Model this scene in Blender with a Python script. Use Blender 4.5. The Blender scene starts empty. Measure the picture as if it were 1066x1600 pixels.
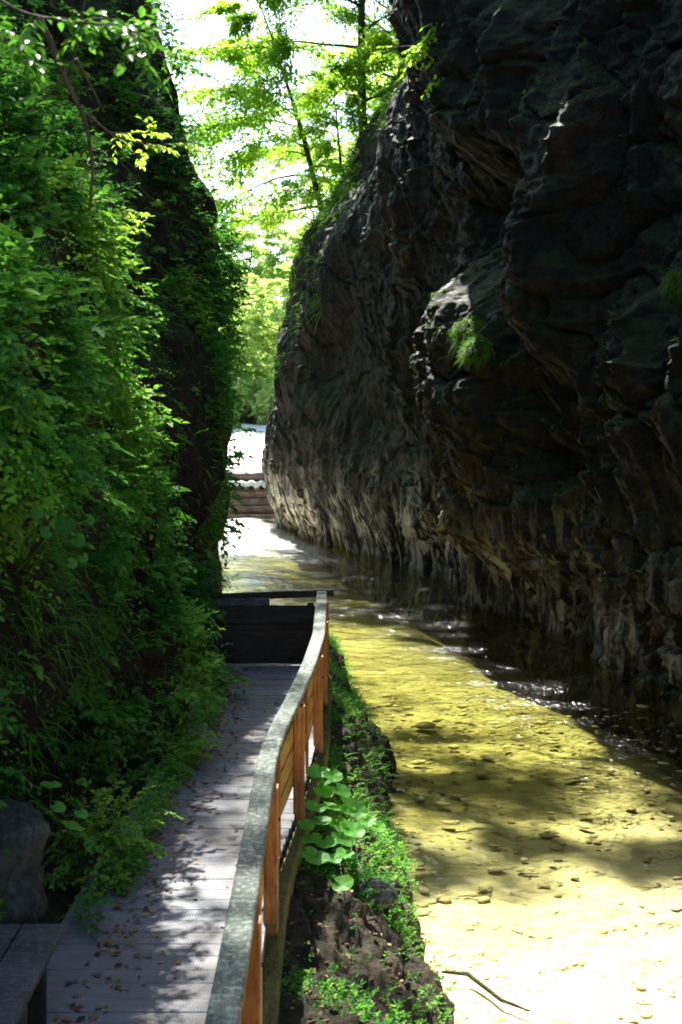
import bpy, math, numpy as np
from mathutils import Vector, Matrix

S = bpy.context.scene
COL = S.collection
R = math.radians
F = 2222.0                      # 50 mm lens on a 36 mm tall frame, in photo pixels

# ------------------------------------------------------------------ camera
cam = bpy.data.cameras.new('camera')
cam.sensor_fit = 'VERTICAL'; cam.sensor_height = 36; cam.lens = 50
cam.shift_y = -0.1
cam.clip_start = 0.1; cam.clip_end = 2000
cam.dof.use_dof = True; cam.dof.focus_distance = 21; cam.dof.aperture_fstop = 4.0
camo = bpy.data.objects.new('camera', cam); COL.objects.link(camo)
camo.location = (0, 0, 5); camo.rotation_euler = (R(90), 0, 0)
S.camera = camo

# ------------------------------------------------------------------ sky, sun, exposure
SUN_EL, SUN_AZ = 50.0, -12.0     # azimuth from +Y towards +X
w = bpy.data.worlds.new('World'); S.world = w; w.use_nodes = True
wn = w.node_tree.nodes; wl = w.node_tree.links
sky = wn.new('ShaderNodeTexSky'); sky.sky_type = 'NISHITA'; sky.sun_disc = False
sky.sun_elevation = R(SUN_EL); sky.sun_rotation = R(SUN_AZ)
bg = wn['Background']; bg.inputs[1].default_value = 0.095
wl.new(sky.outputs[0], bg.inputs[0])
sl = bpy.data.lights.new('sun', 'SUN'); sl.energy = 5.0; sl.angle = R(0.5); sl.color = (1, 0.95, 0.86)
so = bpy.data.objects.new('sun', sl); COL.objects.link(so)
sd = Vector((math.sin(R(SUN_AZ)) * math.cos(R(SUN_EL)), math.cos(R(SUN_AZ)) * math.cos(R(SUN_EL)), math.sin(R(SUN_EL))))
so.rotation_euler = sd.to_track_quat('Z', 'Y').to_euler()
so.location = (0, 0, 60)
S.view_settings.view_transform = 'Standard'; S.view_settings.look = 'None'
S.view_settings.exposure = 2.4; S.view_settings.gamma = 1
S.render.engine = 'CYCLES'
S.cycles.use_denoising = True
S.cycles.max_bounces = 8; S.cycles.diffuse_bounces = 4; S.cycles.transparent_max_bounces = 12
S.cycles.sample_clamp_indirect = 6.0
S.cycles.filter_width = 1.8

# ------------------------------------------------------------------ helpers
def at(px, py, Y):
    """a pixel of the photograph at distance Y -> a point in the world"""
    return np.array([(px - 533) / F * Y, Y, 5 - (py - 640) / F * Y])

def nrm(a):
    a = np.asarray(a, float)
    return a / np.maximum(np.linalg.norm(a, axis=-1, keepdims=True), 1e-9)

def sst(a, b, x):
    t = np.clip((x - a) / (b - a), 0, 1)
    return t * t * (3 - 2 * t)

def _hash(ix, iy, iz, seed):
    h = (ix.astype(np.int64) * 374761393 + iy.astype(np.int64) * 668265263 + iz.astype(np.int64) * 2147483647 + seed * 974634777) & 0xFFFFFFFF
    h = ((h ^ (h >> 13)) * 1274126177) & 0xFFFFFFFF
    h = ((h ^ (h >> 16)) * 2246822519) & 0xFFFFFFFF
    return ((h ^ (h >> 15)) & 0xFFFFFF) / float(0xFFFFFF)

def vnoise(p, seed=0):
    p = np.asarray(p, float)
    f = np.floor(p); d = p - f; i = f.astype(np.int64)
    d = d * d * d * (d * (d * 6 - 15) + 10)
    out = 0
    for a in (0, 1):
        for b in (0, 1):
            for c in (0, 1):
                wgt = (d[:, 0] if a else 1 - d[:, 0]) * (d[:, 1] if b else 1 - d[:, 1]) * (d[:, 2] if c else 1 - d[:, 2])
                out = out + wgt * _hash(i[:, 0] + a, i[:, 1] + b, i[:, 2] + c, seed)
    return out * 2 - 1

def fbm(p, octv=4, seed=0, gain=0.5):
    s, a, q = 0, 1.0, np.asarray(p, float).copy()
    tot = 0
    for k in range(octv):
        s = s + a * vnoise(q, seed + k * 17); tot += a
        q = q * 2.03 + 7.1; a *= gain
    return s / tot

def ridged(p, octv=4, seed=0):
    s, a, q, tot = 0, 1.0, np.asarray(p, float).copy(), 0
    for k in range(octv):
        s = s + a * (1 - 2 * np.abs(vnoise(q, seed + k * 13))); tot += a
        q = q * 2.07 + 3.3; a *= 0.5
    return s / tot

def worley(p, seed=0):
    p = np.asarray(p, float); i = np.floor(p).astype(np.int64)
    f1 = np.full(len(p), 9.0); f2 = f1.copy(); cid = np.zeros(len(p))
    for a in (-1, 0, 1):
        for b in (-1, 0, 1):
            for c in (-1, 0, 1):
                x, y, z = i[:, 0] + a, i[:, 1] + b, i[:, 2] + c
                q = np.stack([x + _hash(x, y, z, seed), y + _hash(x, y, z, seed + 1), z + _hash(x, y, z, seed + 2)], 1)
                d = np.linalg.norm(q - p, axis=1)
                nid = _hash(x, y, z, seed + 3)
                n = d < f1
                f2 = np.where(n, f1, np.minimum(f2, d)); cid = np.where(n, nid, cid); f1 = np.where(n, d, f1)
    return f1, f2, cid

def mesh(name, V, Fs, mat, parent=None, smooth=True, attr=None, loc=None, midx=None):
    """V (n,3); Fs = list of int arrays (m,3) or (m,4); world coordinates unless loc is given"""
    V = np.asarray(V, np.float32)
    if not isinstance(Fs, (list, tuple)): Fs = [Fs]
    Fs = [np.asarray(f, np.int32) for f in Fs if len(f)]
    base = None
    if parent is not None: base = np.array(parent.matrix_world_base if hasattr(parent, 'matrix_world_base') else parent.location[:])
    if parent is not None and loc is None:
        off = np.zeros(3); q = parent
        while q is not None: off += np.array(q.location[:]); q = q.parent
        V = V - off.astype(np.float32)
    me = bpy.data.meshes.new(name)
    me.vertices.add(len(V)); me.vertices.foreach_set('co', V.ravel())
    nl = sum(f.size for f in Fs); npoly = sum(len(f) for f in Fs)
    me.loops.add(nl); me.polygons.add(npoly)
    li = np.concatenate([f.ravel() for f in Fs])
    tot = np.concatenate([np.full(len(f), f.shape[1], np.int32) for f in Fs])
    st = np.concatenate([[0], np.cumsum(tot)[:-1]]).astype(np.int32)
    me.loops.foreach_set('vertex_index', li)
    me.polygons.foreach_set('loop_start', st)
    try: me.polygons.foreach_set('loop_total', tot)
    except Exception: pass
    me.polygons.foreach_set('use_smooth', np.full(npoly, smooth))
    for m in (mat if isinstance(mat, (list, tuple)) else [mat]): me.materials.append(m)
    if midx is not None: me.polygons.foreach_set('material_index', np.asarray(midx, np.int32))
    if attr:
        for k, v in attr.items():
            a = me.attributes.new(k, 'FLOAT', 'POINT'); a.data.foreach_set('value', np.asarray(v, np.float32))
    me.update(calc_edges=True)
    o = bpy.data.objects.new(name, me); COL.objects.link(o)
    if parent is not None: o.parent = parent
    return o

def tag(o, label=None, cat=None, group=None, kind=None):
    if label: o['label'] = label
    if cat: o['category'] = cat
    if group: o['group'] = group
    if kind: o['kind'] = kind
    return o

def thing(name, loc, label, cat, group=None, rz=0):
    o = bpy.data.objects.new(name, None); COL.objects.link(o)
    o.location = [float(x) for x in loc]; o.rotation_euler = (0, 0, rz); o.empty_display_size = 0.2
    return tag(o, label, cat, group)

def grid_faces(nu, nv, flip=False):
    a = np.arange(nu * nv).reshape(nu, nv)
    q = np.stack([a[:-1, :-1], a[1:, :-1], a[1:, 1:], a[:-1, 1:]], -1).reshape(-1, 4)
    return q[:, ::-1] if flip else q

def grid_normals(P, nu, nv):
    G = P.reshape(nu, nv, 3)
    du = np.gradient(G, axis=0); dv = np.gradient(G, axis=1)
    return nrm(np.cross(du, dv)).reshape(-1, 3)

class MB:
    """collects boxes, tubes and sheets into one mesh"""
    def __init__(s): s.V = []; s.Q = []; s.T = []; s.n = 0
    def add(s, V, Q=None, T=None):
        V = np.asarray(V, float)
        s.V.append(V)
        if Q is not None and len(Q): s.Q.append(np.asarray(Q) + s.n)
        if T is not None and len(T): s.T.append(np.asarray(T) + s.n)
        s.n += len(V)
    def box(s, a, b, wd, ht, up=(0, 0, 1), bev=0.006, jit=0, rng=None, nseg=1):
        """beam from a to b, wd wide, ht tall (centred), bevelled section"""
        a = np.array(a, float); b = np.array(b, float); d = nrm(b - a)
        sx = nrm(np.cross(d, up)); uz = np.cross(sx, d)
        h, v = wd / 2, ht / 2; e = min(bev, h * .4, v * .4)
        sec = [(-h + e, -v), (h - e, -v), (h, -v + e), (h, v - e), (h - e, v), (-h + e, v), (-h, v - e), (-h, -v + e)]
        rings = []
        for k in range(nseg + 1):
            c = a + (b - a) * k / nseg
            if jit and rng is not None and 0 < k < nseg: c = c + rng.normal(0, jit, 3)
            rings.append([c + sx * x + uz * z for x, z in sec])
        s._rings(np.array(rings))
    def _rings(s, Rg, cap=True):
        n, m = Rg.shape[:2]
        Q = []
        for k in range(n - 1):
            for j in range(m):
                Q.append([k * m + j, k * m + (j + 1) % m, (k + 1) * m + (j + 1) % m, (k + 1) * m + j])
        V = Rg.reshape(-1, 3); T = []
        if cap:
            V = np.vstack([V, Rg[0].mean(0), Rg[-1].mean(0)])
            c0, c1 = n * m, n * m + 1
            for j in range(m):
                T.append([c0, (j + 1) % m, j]); T.append([c1, (n - 1) * m + j, (n - 1) * m + (j + 1) % m])
        s.add(V, Q, T)
    def tube(s, pts, rad, sides=8, rng=None, rough=0):
        pts = np.array(pts, float); rad = np.broadcast_to(rad, len(pts))
        t = nrm(np.gradient(pts, axis=0))
        x = np.cross(t[0], [0, 0, 1.0] if abs(t[0][2]) < .9 else [1.0, 0, 0]); rings = []
        for p, d, r in zip(pts, t, rad):
            x = nrm(x - d * np.dot(x, d)); y = np.cross(d, x)
            an = np.arange(sides) * 2 * math.pi / sides
            rr = r * (1 + (rng.normal(0, rough, sides) if rough and rng is not None else 0))
            rings.append(p + np.outer(np.cos(an) * rr, x) + np.outer(np.sin(an) * rr, y))
        s._rings(np.array(rings))
    def build(s, name, mat, parent=None, smooth=False, **k):
        return mesh(name, np.vstack(s.V), [np.vstack(s.Q)] * bool(s.Q) + [np.vstack(s.T)] * bool(s.T), mat, parent, smooth, **k)

# ------------------------------------------------------------------ materials
class NT:
    def __init__(s, name):
        s.m = bpy.data.materials.new(name); s.m.use_nodes = True
        s.t = s.m.node_tree; s.b = s.t.nodes['Principled BSDF']; s.out = s.t.nodes['Material Output']
    def n(s, ty, **k):
        x = s.t.nodes.new('ShaderNode' + ty)
        for a, v in k.items(): setattr(x, a, v)
        return x
    def l(s, a, b): s.t.links.new(a, b)
    def coord(s, scale=(1, 1, 1), kind='Object', rot=(0, 0, 0)):
        c = s.n('TexCoord'); mp = s.n('Mapping'); mp.inputs['Scale'].default_value = scale; mp.inputs['Rotation'].default_value = rot
        s.l(c.outputs[kind], mp.inputs[0]); return mp.outputs[0]
    def noise(s, scale, detail=4, rough=.55, vec=None, dist=0):
        x = s.n('TexNoise'); x.inputs['Scale'].default_value = scale; x.inputs['Detail'].default_value = detail
        x.inputs['Roughness'].default_value = rough; x.inputs['Distortion'].default_value = dist
        if vec is not None: s.l(vec, x.inputs['Vector'])
        return x.outputs[0]
    def ramp(s, fac, stops):
        x = s.n('ValToRGB'); e = x.color_ramp.elements
        while len(e) < len(stops): e.new(.5)
        for q, (p, c) in zip(e, stops):
            q.position = p; q.color = (*c, 1) if len(c) == 3 else c
        s.l(fac, x.inputs[0]); return x.outputs[0]
    def mix(s, fac, a, b, mode='MIX'):
        x = s.n('Mix', data_type='RGBA', blend_type=mode)
        for i, v in ((0, fac), (6, a), (7, b)):
            if isinstance(v, (int, float)): x.inputs[i].default_value = v
            elif isinstance(v, tuple): x.inputs[i].default_value = (*v, 1)
            else: s.l(v, x.inputs[i])
        return x.outputs[2]
    def math(s, op, a, b=0.0, clamp=False):
        x = s.n('Math', operation=op, use_clamp=clamp)
        for i, v in ((0, a), (1, b)):
            if isinstance(v, (int, float)): x.inputs[i].default_value = v
            else: s.l(v, x.inputs[i])
        return x.outputs[0]
    def bump(s, h, strength=.5, dist=.05, normal=None):
        x = s.n('Bump'); x.inputs['Strength'].default_value = strength; x.inputs['Distance'].default_value = dist
        s.l(h, x.inputs['Height'])
        if normal is not None: s.l(normal, x.inputs['Normal'])
        return x.outputs[0]
    def attr(s, name):
        x = s.n('Attribute', attribute_name=name); return x.outputs['Fac']
    def sep(s, v):
        x = s.n('SeparateXYZ'); s.l(v, x.inputs[0]); return x.outputs

def mat_rock(name, dark=(.003, .0028, .0028), mid=(.0075, .0062, .0054), brown=(.052, .025, .009), pale=(.86, .77, .58), moss=(.022, .042, .008), palez=(1.2, 3.6), mossamt=.8, farlit=False):
    N = NT(name); P = N.coord()
    big = N.noise(.45, 5, .6, P); med = N.noise(2.2, 7, .65, P, 1.2); fine = N.noise(14, 6, .7, P)
    dn = N.n('TexNoise'); dn.inputs['Scale'].default_value = 1.4; dn.inputs['Detail'].default_value = 6; N.l(P, dn.inputs['Vector'])
    vo = N.n('TexVoronoi', feature='DISTANCE_TO_EDGE'); vo.inputs['Scale'].default_value = 1.1; N.l(N.mix(.5, P, dn.outputs[1]), vo.inputs['Vector'])
    cr = N.ramp(vo.outputs[0], [(.0, (0,) * 3), (.035, (1,) * 3)])
    stv = N.coord((2.4, 2.4, .22)); st = N.noise(1.3, 6, .62, stv, .6)
    if farlit: mid = (mid[0] * .9, mid[1] * .9, mid[2] * .85)
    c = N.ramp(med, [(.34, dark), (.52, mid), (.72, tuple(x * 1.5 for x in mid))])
    c = N.mix(N.ramp(big, [(.47, (0, 0, 0)), (.63, (1, 1, 1))]), c, brown)
    c = N.mix(N.ramp(st, [(.40, (1, 1, 1)), (.56, (0, 0, 0))]), c, dark)
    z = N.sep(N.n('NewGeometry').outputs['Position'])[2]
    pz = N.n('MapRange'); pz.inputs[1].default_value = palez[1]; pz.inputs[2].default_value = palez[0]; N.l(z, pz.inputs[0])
    c = N.mix(N.math('MULTIPLY', fine, .55), c, (.02, .018, .016))
    nz = N.sep(N.n('NewGeometry').outputs['Normal'])[2]
    mm = N.math('ADD', nz, N.math('MULTIPLY', N.noise(1.1, 6, .6, P), 1.3))
    c = N.mix(N.math('MULTIPLY', N.ramp(mm, [(.86, (0, 0, 0)), (1.0, (1, 1, 1))]), mossamt), c, N.mix(fine, moss, tuple(x * .4 for x in moss)))
    N.b.inputs['Specular IOR Level'].default_value = .2
    N.l(c, N.b.inputs['Base Color'])
    N.l(N.ramp(med, [(.3, (.5,) * 3), (.7, (.9,) * 3)]), N.b.inputs['Roughness'])
    fl = N.noise(5.0, 8, .75, stv, 1.5)
    c = N.mix(N.math('MULTIPLY', N.ramp(fl, [(.55, (0, 0, 0)), (.68, (1, 1, 1))]), .6), c, tuple(x * 2.0 for x in mid))
    c = N.mix(N.ramp(N.noise(9, 8, .75, P, 1.0), [(.36, (1, 1, 1)), (.50, (0, 0, 0))]), c, tuple(x * .25 for x in dark))
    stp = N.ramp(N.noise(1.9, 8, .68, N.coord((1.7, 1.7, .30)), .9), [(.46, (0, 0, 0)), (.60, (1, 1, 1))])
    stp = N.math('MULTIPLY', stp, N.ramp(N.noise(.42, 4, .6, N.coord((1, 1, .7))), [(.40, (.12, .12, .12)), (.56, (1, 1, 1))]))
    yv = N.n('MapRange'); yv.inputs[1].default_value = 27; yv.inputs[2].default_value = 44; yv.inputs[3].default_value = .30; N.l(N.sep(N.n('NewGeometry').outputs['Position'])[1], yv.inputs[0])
    c = N.mix(N.math('MULTIPLY', N.math('MULTIPLY', pz.outputs[0], stp), yv.outputs[0] if farlit else 1.0), c, pale)  # pale mineral streaks; farther ones also paint sun and light thrown off the water
    c = N.mix(N.math('MULTIPLY', N.math('SUBTRACT', 1.0, cr), N.ramp(big, [(.45, (0, 0, 0)), (.6, (.9, .9, .9))])), c, (.004, .004, .004))
    N.l(c, N.b.inputs['Base Color'])
    b = N.bump(N.math('ADD', N.math('MULTIPLY', med, 1.2), N.math('ADD', N.math('MULTIPLY', fine, .35), N.math('MULTIPLY', st, .6))), 1.0, .22)
    b = N.bump(N.noise(7, 9, .72, stv, 1.0), .45, .06, b); b = N.bump(cr, .5, .05, b)
    b = N.bump(N.noise(40, 5, .75, P), .8, .03, b)
    N.l(b, N.b.inputs['Normal'])
    return N.m

def mat_leaf(name, a, b, c, trans=.45, rough=.42):
    """a..b..c along the per-leaf tint attribute"""
    N = NT(name)
    t = N.attr('tint')
    col = N.ramp(t, [(0, a), (.5, b), (1, c)])
    N.l(col, N.b.inputs['Base Color']); N.b.inputs['Roughness'].default_value = rough
    N.b.inputs['Specular IOR Level'].default_value = .10
    tr = N.n('BsdfTranslucent')
    N.l(N.mix(1.0, col, (1.35, 1.4, .72), 'MULTIPLY'), tr.inputs[0])
    mx = N.n('MixShader'); mx.inputs[0].default_value = trans
    N.l(N.b.outputs[0], mx.inputs[1]); N.l(tr.outputs[0], mx.inputs[2]); N.l(mx.outputs[0], N.out.inputs[0])
    return N.m

def mat_wood(name, a, b, axis='Y', lichen=None, lamt=.5, rough=.8, scale=1.0, knots=True):
    N = NT(name)
    sc = {'X': (1, 14, 14), 'Y': (14, 1, 14), 'Z': (14, 14, 1)}[axis]
    P = N.coord(tuple(x * scale for x in sc)); O = N.coord()
    g = N.noise(1.6, 6, .6, P, .8)
    c = N.ramp(g, [(.3, a), (.7, b)])
    c = N.mix(N.ramp(N.noise(2.3, 5, .6, O), [(.42, (0, 0, 0)), (.75, (1, 1, 1))]), c, tuple(x * .55 for x in a))
    gr = N.noise(3.2, 8, .75, P, 1.4); c = N.mix(N.math('MULTIPLY', N.ramp(gr, [(.40, (1, 1, 1)), (.49, (0, 0, 0))]), .75), c, tuple(x * .3 for x in a))
    if lichen:
        ln = N.noise(24, 8, .7, O)
        c = N.mix(N.math('MULTIPLY', N.ramp(ln, [(.5, (0, 0, 0)), (.60, (1, 1, 1))]), lamt), c, lichen)
    if knots:
        k = N.noise(5.5, 2, .4, O); c = N.mix(N.ramp(k, [(.70, (0, 0, 0)), (.76, (1, 1, 1))]), c, tuple(x * .3 for x in a))
    N.l(c, N.b.inputs['Base Color']); N.b.inputs['Roughness'].default_value = rough
    N.b.inputs['Specular IOR Level'].default_value = .25
    N.l(N.bump(N.math('ADD', g, N.math('MULTIPLY', N.noise(30, 4, .6, O), .4)), .5, .012), N.b.inputs['Normal'])
    return N.m

M_ROCK = mat_rock('gorge_rock', farlit=True)
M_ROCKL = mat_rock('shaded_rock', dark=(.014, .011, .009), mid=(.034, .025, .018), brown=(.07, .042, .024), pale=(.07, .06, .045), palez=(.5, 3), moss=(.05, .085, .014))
M_BOULDER = mat_rock('grey_boulder', dark=(.06, .06, .06), mid=(.16, .16, .155), brown=(.12, .10, .08), pale=(.3, .3, .29), palez=(0, 3), mossamt=.6)
M_BANK = mat_rock('bank_rock', dark=(.02, .013, .009), mid=(.07, .042, .024), brown=(.13, .07, .034), pale=(.22, .15, .105), palez=(-.8, 2.4), moss=(.035, .05, .008), mossamt=.45)
M_IVY = mat_leaf('undergrowth_leaf', (.022, .085, .018), (.07, .225, .038), (.22, .39, .06), .48, .6)
M_GRASS = mat_leaf('grass_blade', (.03, .085, .01), (.06, .16, .016), (.15, .28, .03), .4, .5)
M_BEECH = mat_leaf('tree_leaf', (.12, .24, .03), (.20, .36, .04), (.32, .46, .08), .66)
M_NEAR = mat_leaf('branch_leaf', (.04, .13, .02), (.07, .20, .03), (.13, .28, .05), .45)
M_FAR = mat_leaf('hazed_leaf', (.24, .38, .18), (.36, .48, .2), (.48, .56, .26), .64)  # haze and overexposure put into a paler leaf colour
M_BUTTER = mat_leaf('broad_leaf', (.06, .24, .04), (.10, .32, .05), (.16, .40, .06), .5)
M_LITTER = mat_leaf('dead_leaf', (.06, .03, .018), (.16, .09, .05), (.32, .22, .10), .1, .8)
M_BARK = mat_wood('bark', (.03, .024, .018), (.08, .062, .045), 'Z', (.08, .11, .05), .5, .9, .4, False)
M_TWIG = mat_wood('twig', (.06, .04, .025), (.14, .10, .06), 'Z', None, 0, .8, 1, False)
M_POST = mat_wood('orange_timber', (.30, .095, .022), (.52, .20, .05), 'Z', None, 0, .55)
M_BOARD = mat_wood('yellow_timber', (.36, .17, .035), (.55, .30, .07), 'Y', (.25, .17, .03), .4, .6)
M_RAIL = mat_wood('weathered_rail', (.05, .065, .056), (.105, .125, .105), 'Y', (.22, .27, .22), .8, .8)
M_DARKW = mat_wood('dark_timber', (.02, .014, .010), (.05, .036, .026), 'X', None, 0, .85)
M_GREYW = mat_wood('grey_timber', (.045, .045, .045), (.11, .105, .10), 'X', (.16, .18, .15), .35, .8)
M_BEAM = mat_wood('mossy_beam', (.09, .075, .02), (.20, .15, .04), 'Y', (.17, .2, .03), .6, .85)
M_LOG = mat_wood('weir_log', (.17, .095, .085), (.38, .26, .23), 'X', None, 0, .6, .6, False)

def mat_deck():
    N = NT('deck_planks'); O = N.coord()
    g = N.noise(1.6, 6, .6, N.coord((1.2, 16, 16)), .6)
    t = N.attr('tint')
    c = N.ramp(g, [(.28, (.048, .058, .072)), (.72, (.15, .168, .195))])
    c = N.mix(N.math('MULTIPLY', t, .45), c, (.10, .095, .10))
    c = N.mix(N.ramp(N.noise(1.7, 6, .65, O), [(.46, (0, 0, 0)), (.68, (1, 1, 1))]), c, (.075, .072, .078))
    c = N.mix(N.math('MULTIPLY', N.ramp(N.noise(3.1, 7, .7, O), [(.5, (0, 0, 0)), (.66, (1, 1, 1))]), .75), c, (.075, .062, .045))
    wr = N.n('TexChecker')   # wire grip mesh stapled over the planks
    xyz = N.sep(O)
    ax = N.math('ABSOLUTE', N.math('SINE', N.math('MULTIPLY', xyz[0], 165)))
    ay = N.math('ABSOLUTE', N.math('SINE', N.math('MULTIPLY', xyz[1], 165)))
    mh = N.math('MAXIMUM', N.ramp(ax, [(.86, (0, 0, 0)), (.97, (1, 1, 1))]), N.ramp(ay, [(.86, (0, 0, 0)), (.97, (1, 1, 1))]))
    c = N.mix(N.math('MULTIPLY', mh, .18), c, (.36, .36, .38))
    N.l(c, N.b.inputs['Base Color']); N.b.inputs['Roughness'].default_value = .72
    N.l(N.bump(N.math('ADD', g, N.math('MULTIPLY', mh, .6)), .5, .008), N.b.inputs['Normal'])
    N.t.nodes.remove(wr)
    return N.m
M_DECK = mat_deck()

def mat_bed():
    N = NT('riverbed_gravel'); O = N.coord()
    t = N.attr('tint')
    c = N.ramp(t, [(0, (.165, .15, .058)), (.45, (.25, .228, .092)), (.8, (.30, .27, .12)), (1, (.38, .345, .19))])
    big = N.noise(.35, 4, .6, O)
    c = N.mix(N.ramp(big, [(.45, (0, 0, 0)), (.65, (1, 1, 1))]), c, (.165, .15, .035))
    c = N.mix(N.math('MULTIPLY', N.noise(22, 5, .6, O), .35), c, (.14, .11, .05))
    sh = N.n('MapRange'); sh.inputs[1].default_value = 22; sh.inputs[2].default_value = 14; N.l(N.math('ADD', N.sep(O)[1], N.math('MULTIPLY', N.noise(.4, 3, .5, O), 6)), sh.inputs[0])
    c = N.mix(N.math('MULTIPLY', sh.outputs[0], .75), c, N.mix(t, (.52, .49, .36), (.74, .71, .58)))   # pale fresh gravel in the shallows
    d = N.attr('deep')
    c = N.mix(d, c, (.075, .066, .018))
    N.l(c, N.b.inputs['Base Color']); N.b.inputs['Roughness'].default_value = .9
    N.l(N.bump(N.noise(18, 5, .6, O), .25, .02), N.b.inputs['Normal'])
    return N.m
M_BED = mat_bed()
def mat_pebble():
    N = NT('river_pebble'); t = N.attr('tint')
    c = N.ramp(t, [(0, (.20, .17, .08)), (.4, (.30, .26, .13)), (.75, (.40, .35, .21)), (1, (.58, .54, .4))])
    c = N.mix(N.math('MULTIPLY', N.noise(16, 4, .6, N.coord()), .4), c, (.16, .13, .06))
    N.l(c, N.b.inputs['Base Color']); N.b.inputs['Roughness'].default_value = .8
    return N.m
M_PEB = mat_pebble()

def mat_water(name, tint, s1=1.0, s2=1.0, rough=.04, white_glare=0.0, glare_y=None):
    N = NT(name); O = N.coord((1.0, .75, 1))
    n1 = N.noise(1.7, 3, .5, O, .4); n2 = N.noise(7.5, 4, .55, O, .3)
    b = N.bump(n1, .40 * s1, .25); b = N.bump(n2, .35 * s2, .07, b)
    if not white_glare:
        pos = N.sep(N.coord())
        side = N.math('ADD', pos[0], N.math('MULTIPLY', pos[1], .22))      # distance towards the right cliff
        k = N.math('MULTIPLY', N.ramp(N.math('MULTIPLY', side, .1), [(.60, (.04, .04, .04)), (.82, (1, 1, 1))]), N.ramp(N.noise(.8, 3, .5, N.coord()), [(.40, (0, 0, 0)), (.56, (1, 1, 1))]))
        rb = N.n('Bump'); rb.inputs['Distance'].default_value = .075; N.l(N.math('MULTIPLY', k, .7), rb.inputs['Strength']); N.l(N.noise(15, 2, .5, N.coord((1, .6, 1))), rb.inputs['Height']); N.l(b, rb.inputs['Normal']); b = rb.outputs[0]; kk = k
    if white_glare: kk = None
    fr = N.n('Fresnel'); fr.inputs[0].default_value = 1.33; N.l(b, fr.inputs['Normal'])
    tr = N.n('BsdfTransparent'); tr.inputs[0].default_value = (*tint, 1)
    if glare_y:   # clearer where it is shallow
        po = N.sep(N.coord()); ms = N.n('MapRange'); ms.inputs[1].default_value = 21; ms.inputs[2].default_value = 12.5
        N.l(N.math('ADD', N.math('SUBTRACT', po[1], N.math('MULTIPLY', po[0], .9)), N.math('MULTIPLY', N.noise(.35, 3, .5, N.coord()), 4)), ms.inputs[0])
        N.l(N.mix(ms.outputs[0], tint, (.97, .965, .86)), tr.inputs[0])
    gl = N.n('BsdfGlossy'); gl.inputs['Roughness'].default_value = rough
    if kk is not None: N.l(N.math('ADD', N.math('MULTIPLY', kk, .07), rough), gl.inputs['Roughness'])
    N.l(b, gl.inputs['Normal'])
    mx = N.n('MixShader'); N.l(fr.outputs[0], mx.inputs[0]); N.l(tr.outputs[0], mx.inputs[1]); N.l(gl.outputs[0], mx.inputs[2])
    last = mx.outputs[0]
    if white_glare:  # white diffuse patches standing in for sun glare on the upper pool
        df = N.n('BsdfDiffuse'); df.inputs[0].default_value = (.88, .89, .9, 1)
        m2 = N.n('MixShader'); N.l(N.math('MULTIPLY', N.ramp(N.noise(1.1, 6, .7, N.coord((1, .35, 1))), [(.25, (0, 0, 0)), (.5, (1, 1, 1))]), white_glare), m2.inputs[0])
        N.l(last, m2.inputs[1]); N.l(df.outputs[0], m2.inputs[2]); last = m2.outputs[0]
    if glare_y:  # sun glare below the weir, painted as streaky white diffuse
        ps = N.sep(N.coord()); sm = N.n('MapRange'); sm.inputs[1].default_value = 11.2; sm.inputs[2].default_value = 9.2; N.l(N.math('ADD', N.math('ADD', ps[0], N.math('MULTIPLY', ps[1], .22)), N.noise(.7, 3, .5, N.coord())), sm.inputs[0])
        yy = N.sep(N.coord())[1]; mr = N.n('MapRange'); mr.inputs[1].default_value = glare_y[0]; mr.inputs[2].default_value = glare_y[1]; N.l(yy, mr.inputs[0])
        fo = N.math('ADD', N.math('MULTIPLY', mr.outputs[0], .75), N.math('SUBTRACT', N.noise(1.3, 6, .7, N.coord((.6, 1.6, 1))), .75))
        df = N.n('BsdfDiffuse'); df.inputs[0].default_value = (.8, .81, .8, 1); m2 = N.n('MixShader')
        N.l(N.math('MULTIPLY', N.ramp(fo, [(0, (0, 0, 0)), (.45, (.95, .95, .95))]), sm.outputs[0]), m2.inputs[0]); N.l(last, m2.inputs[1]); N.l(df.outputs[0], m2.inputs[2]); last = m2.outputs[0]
    N.l(last, N.out.inputs[0]); N.t.nodes.remove(N.b)
    return N.m
M_WATER = mat_water('river_water', (.91, .93, .60), glare_y=(36, 62))
M_WATERUP = mat_water('upper_water', (.75, .75, .6), 1.6, 1.6, .3, 1.0)
def mat_plain(name, col, scale=3.0, rough=.9, var=.5):
    N = NT(name); O = N.coord()
    c = N.mix(N.noise(scale, 6, .65, O), tuple(x * (1 - var) for x in col), tuple(min(1, x * (1 + var)) for x in col))
    N.l(c, N.b.inputs['Base Color']); N.b.inputs['Roughness'].default_value = rough
    N.l(N.bump(N.noise(scale * 6, 5, .6, O), .5, .05), N.b.inputs['Normal'])
    return N.m
M_HILL = mat_plain('hill_soil', (.05, .07, .025), .8)
M_GRAVEL = mat_plain('pale_gravel', (.72, .68, .62), 2.0, .9, .25)

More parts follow.
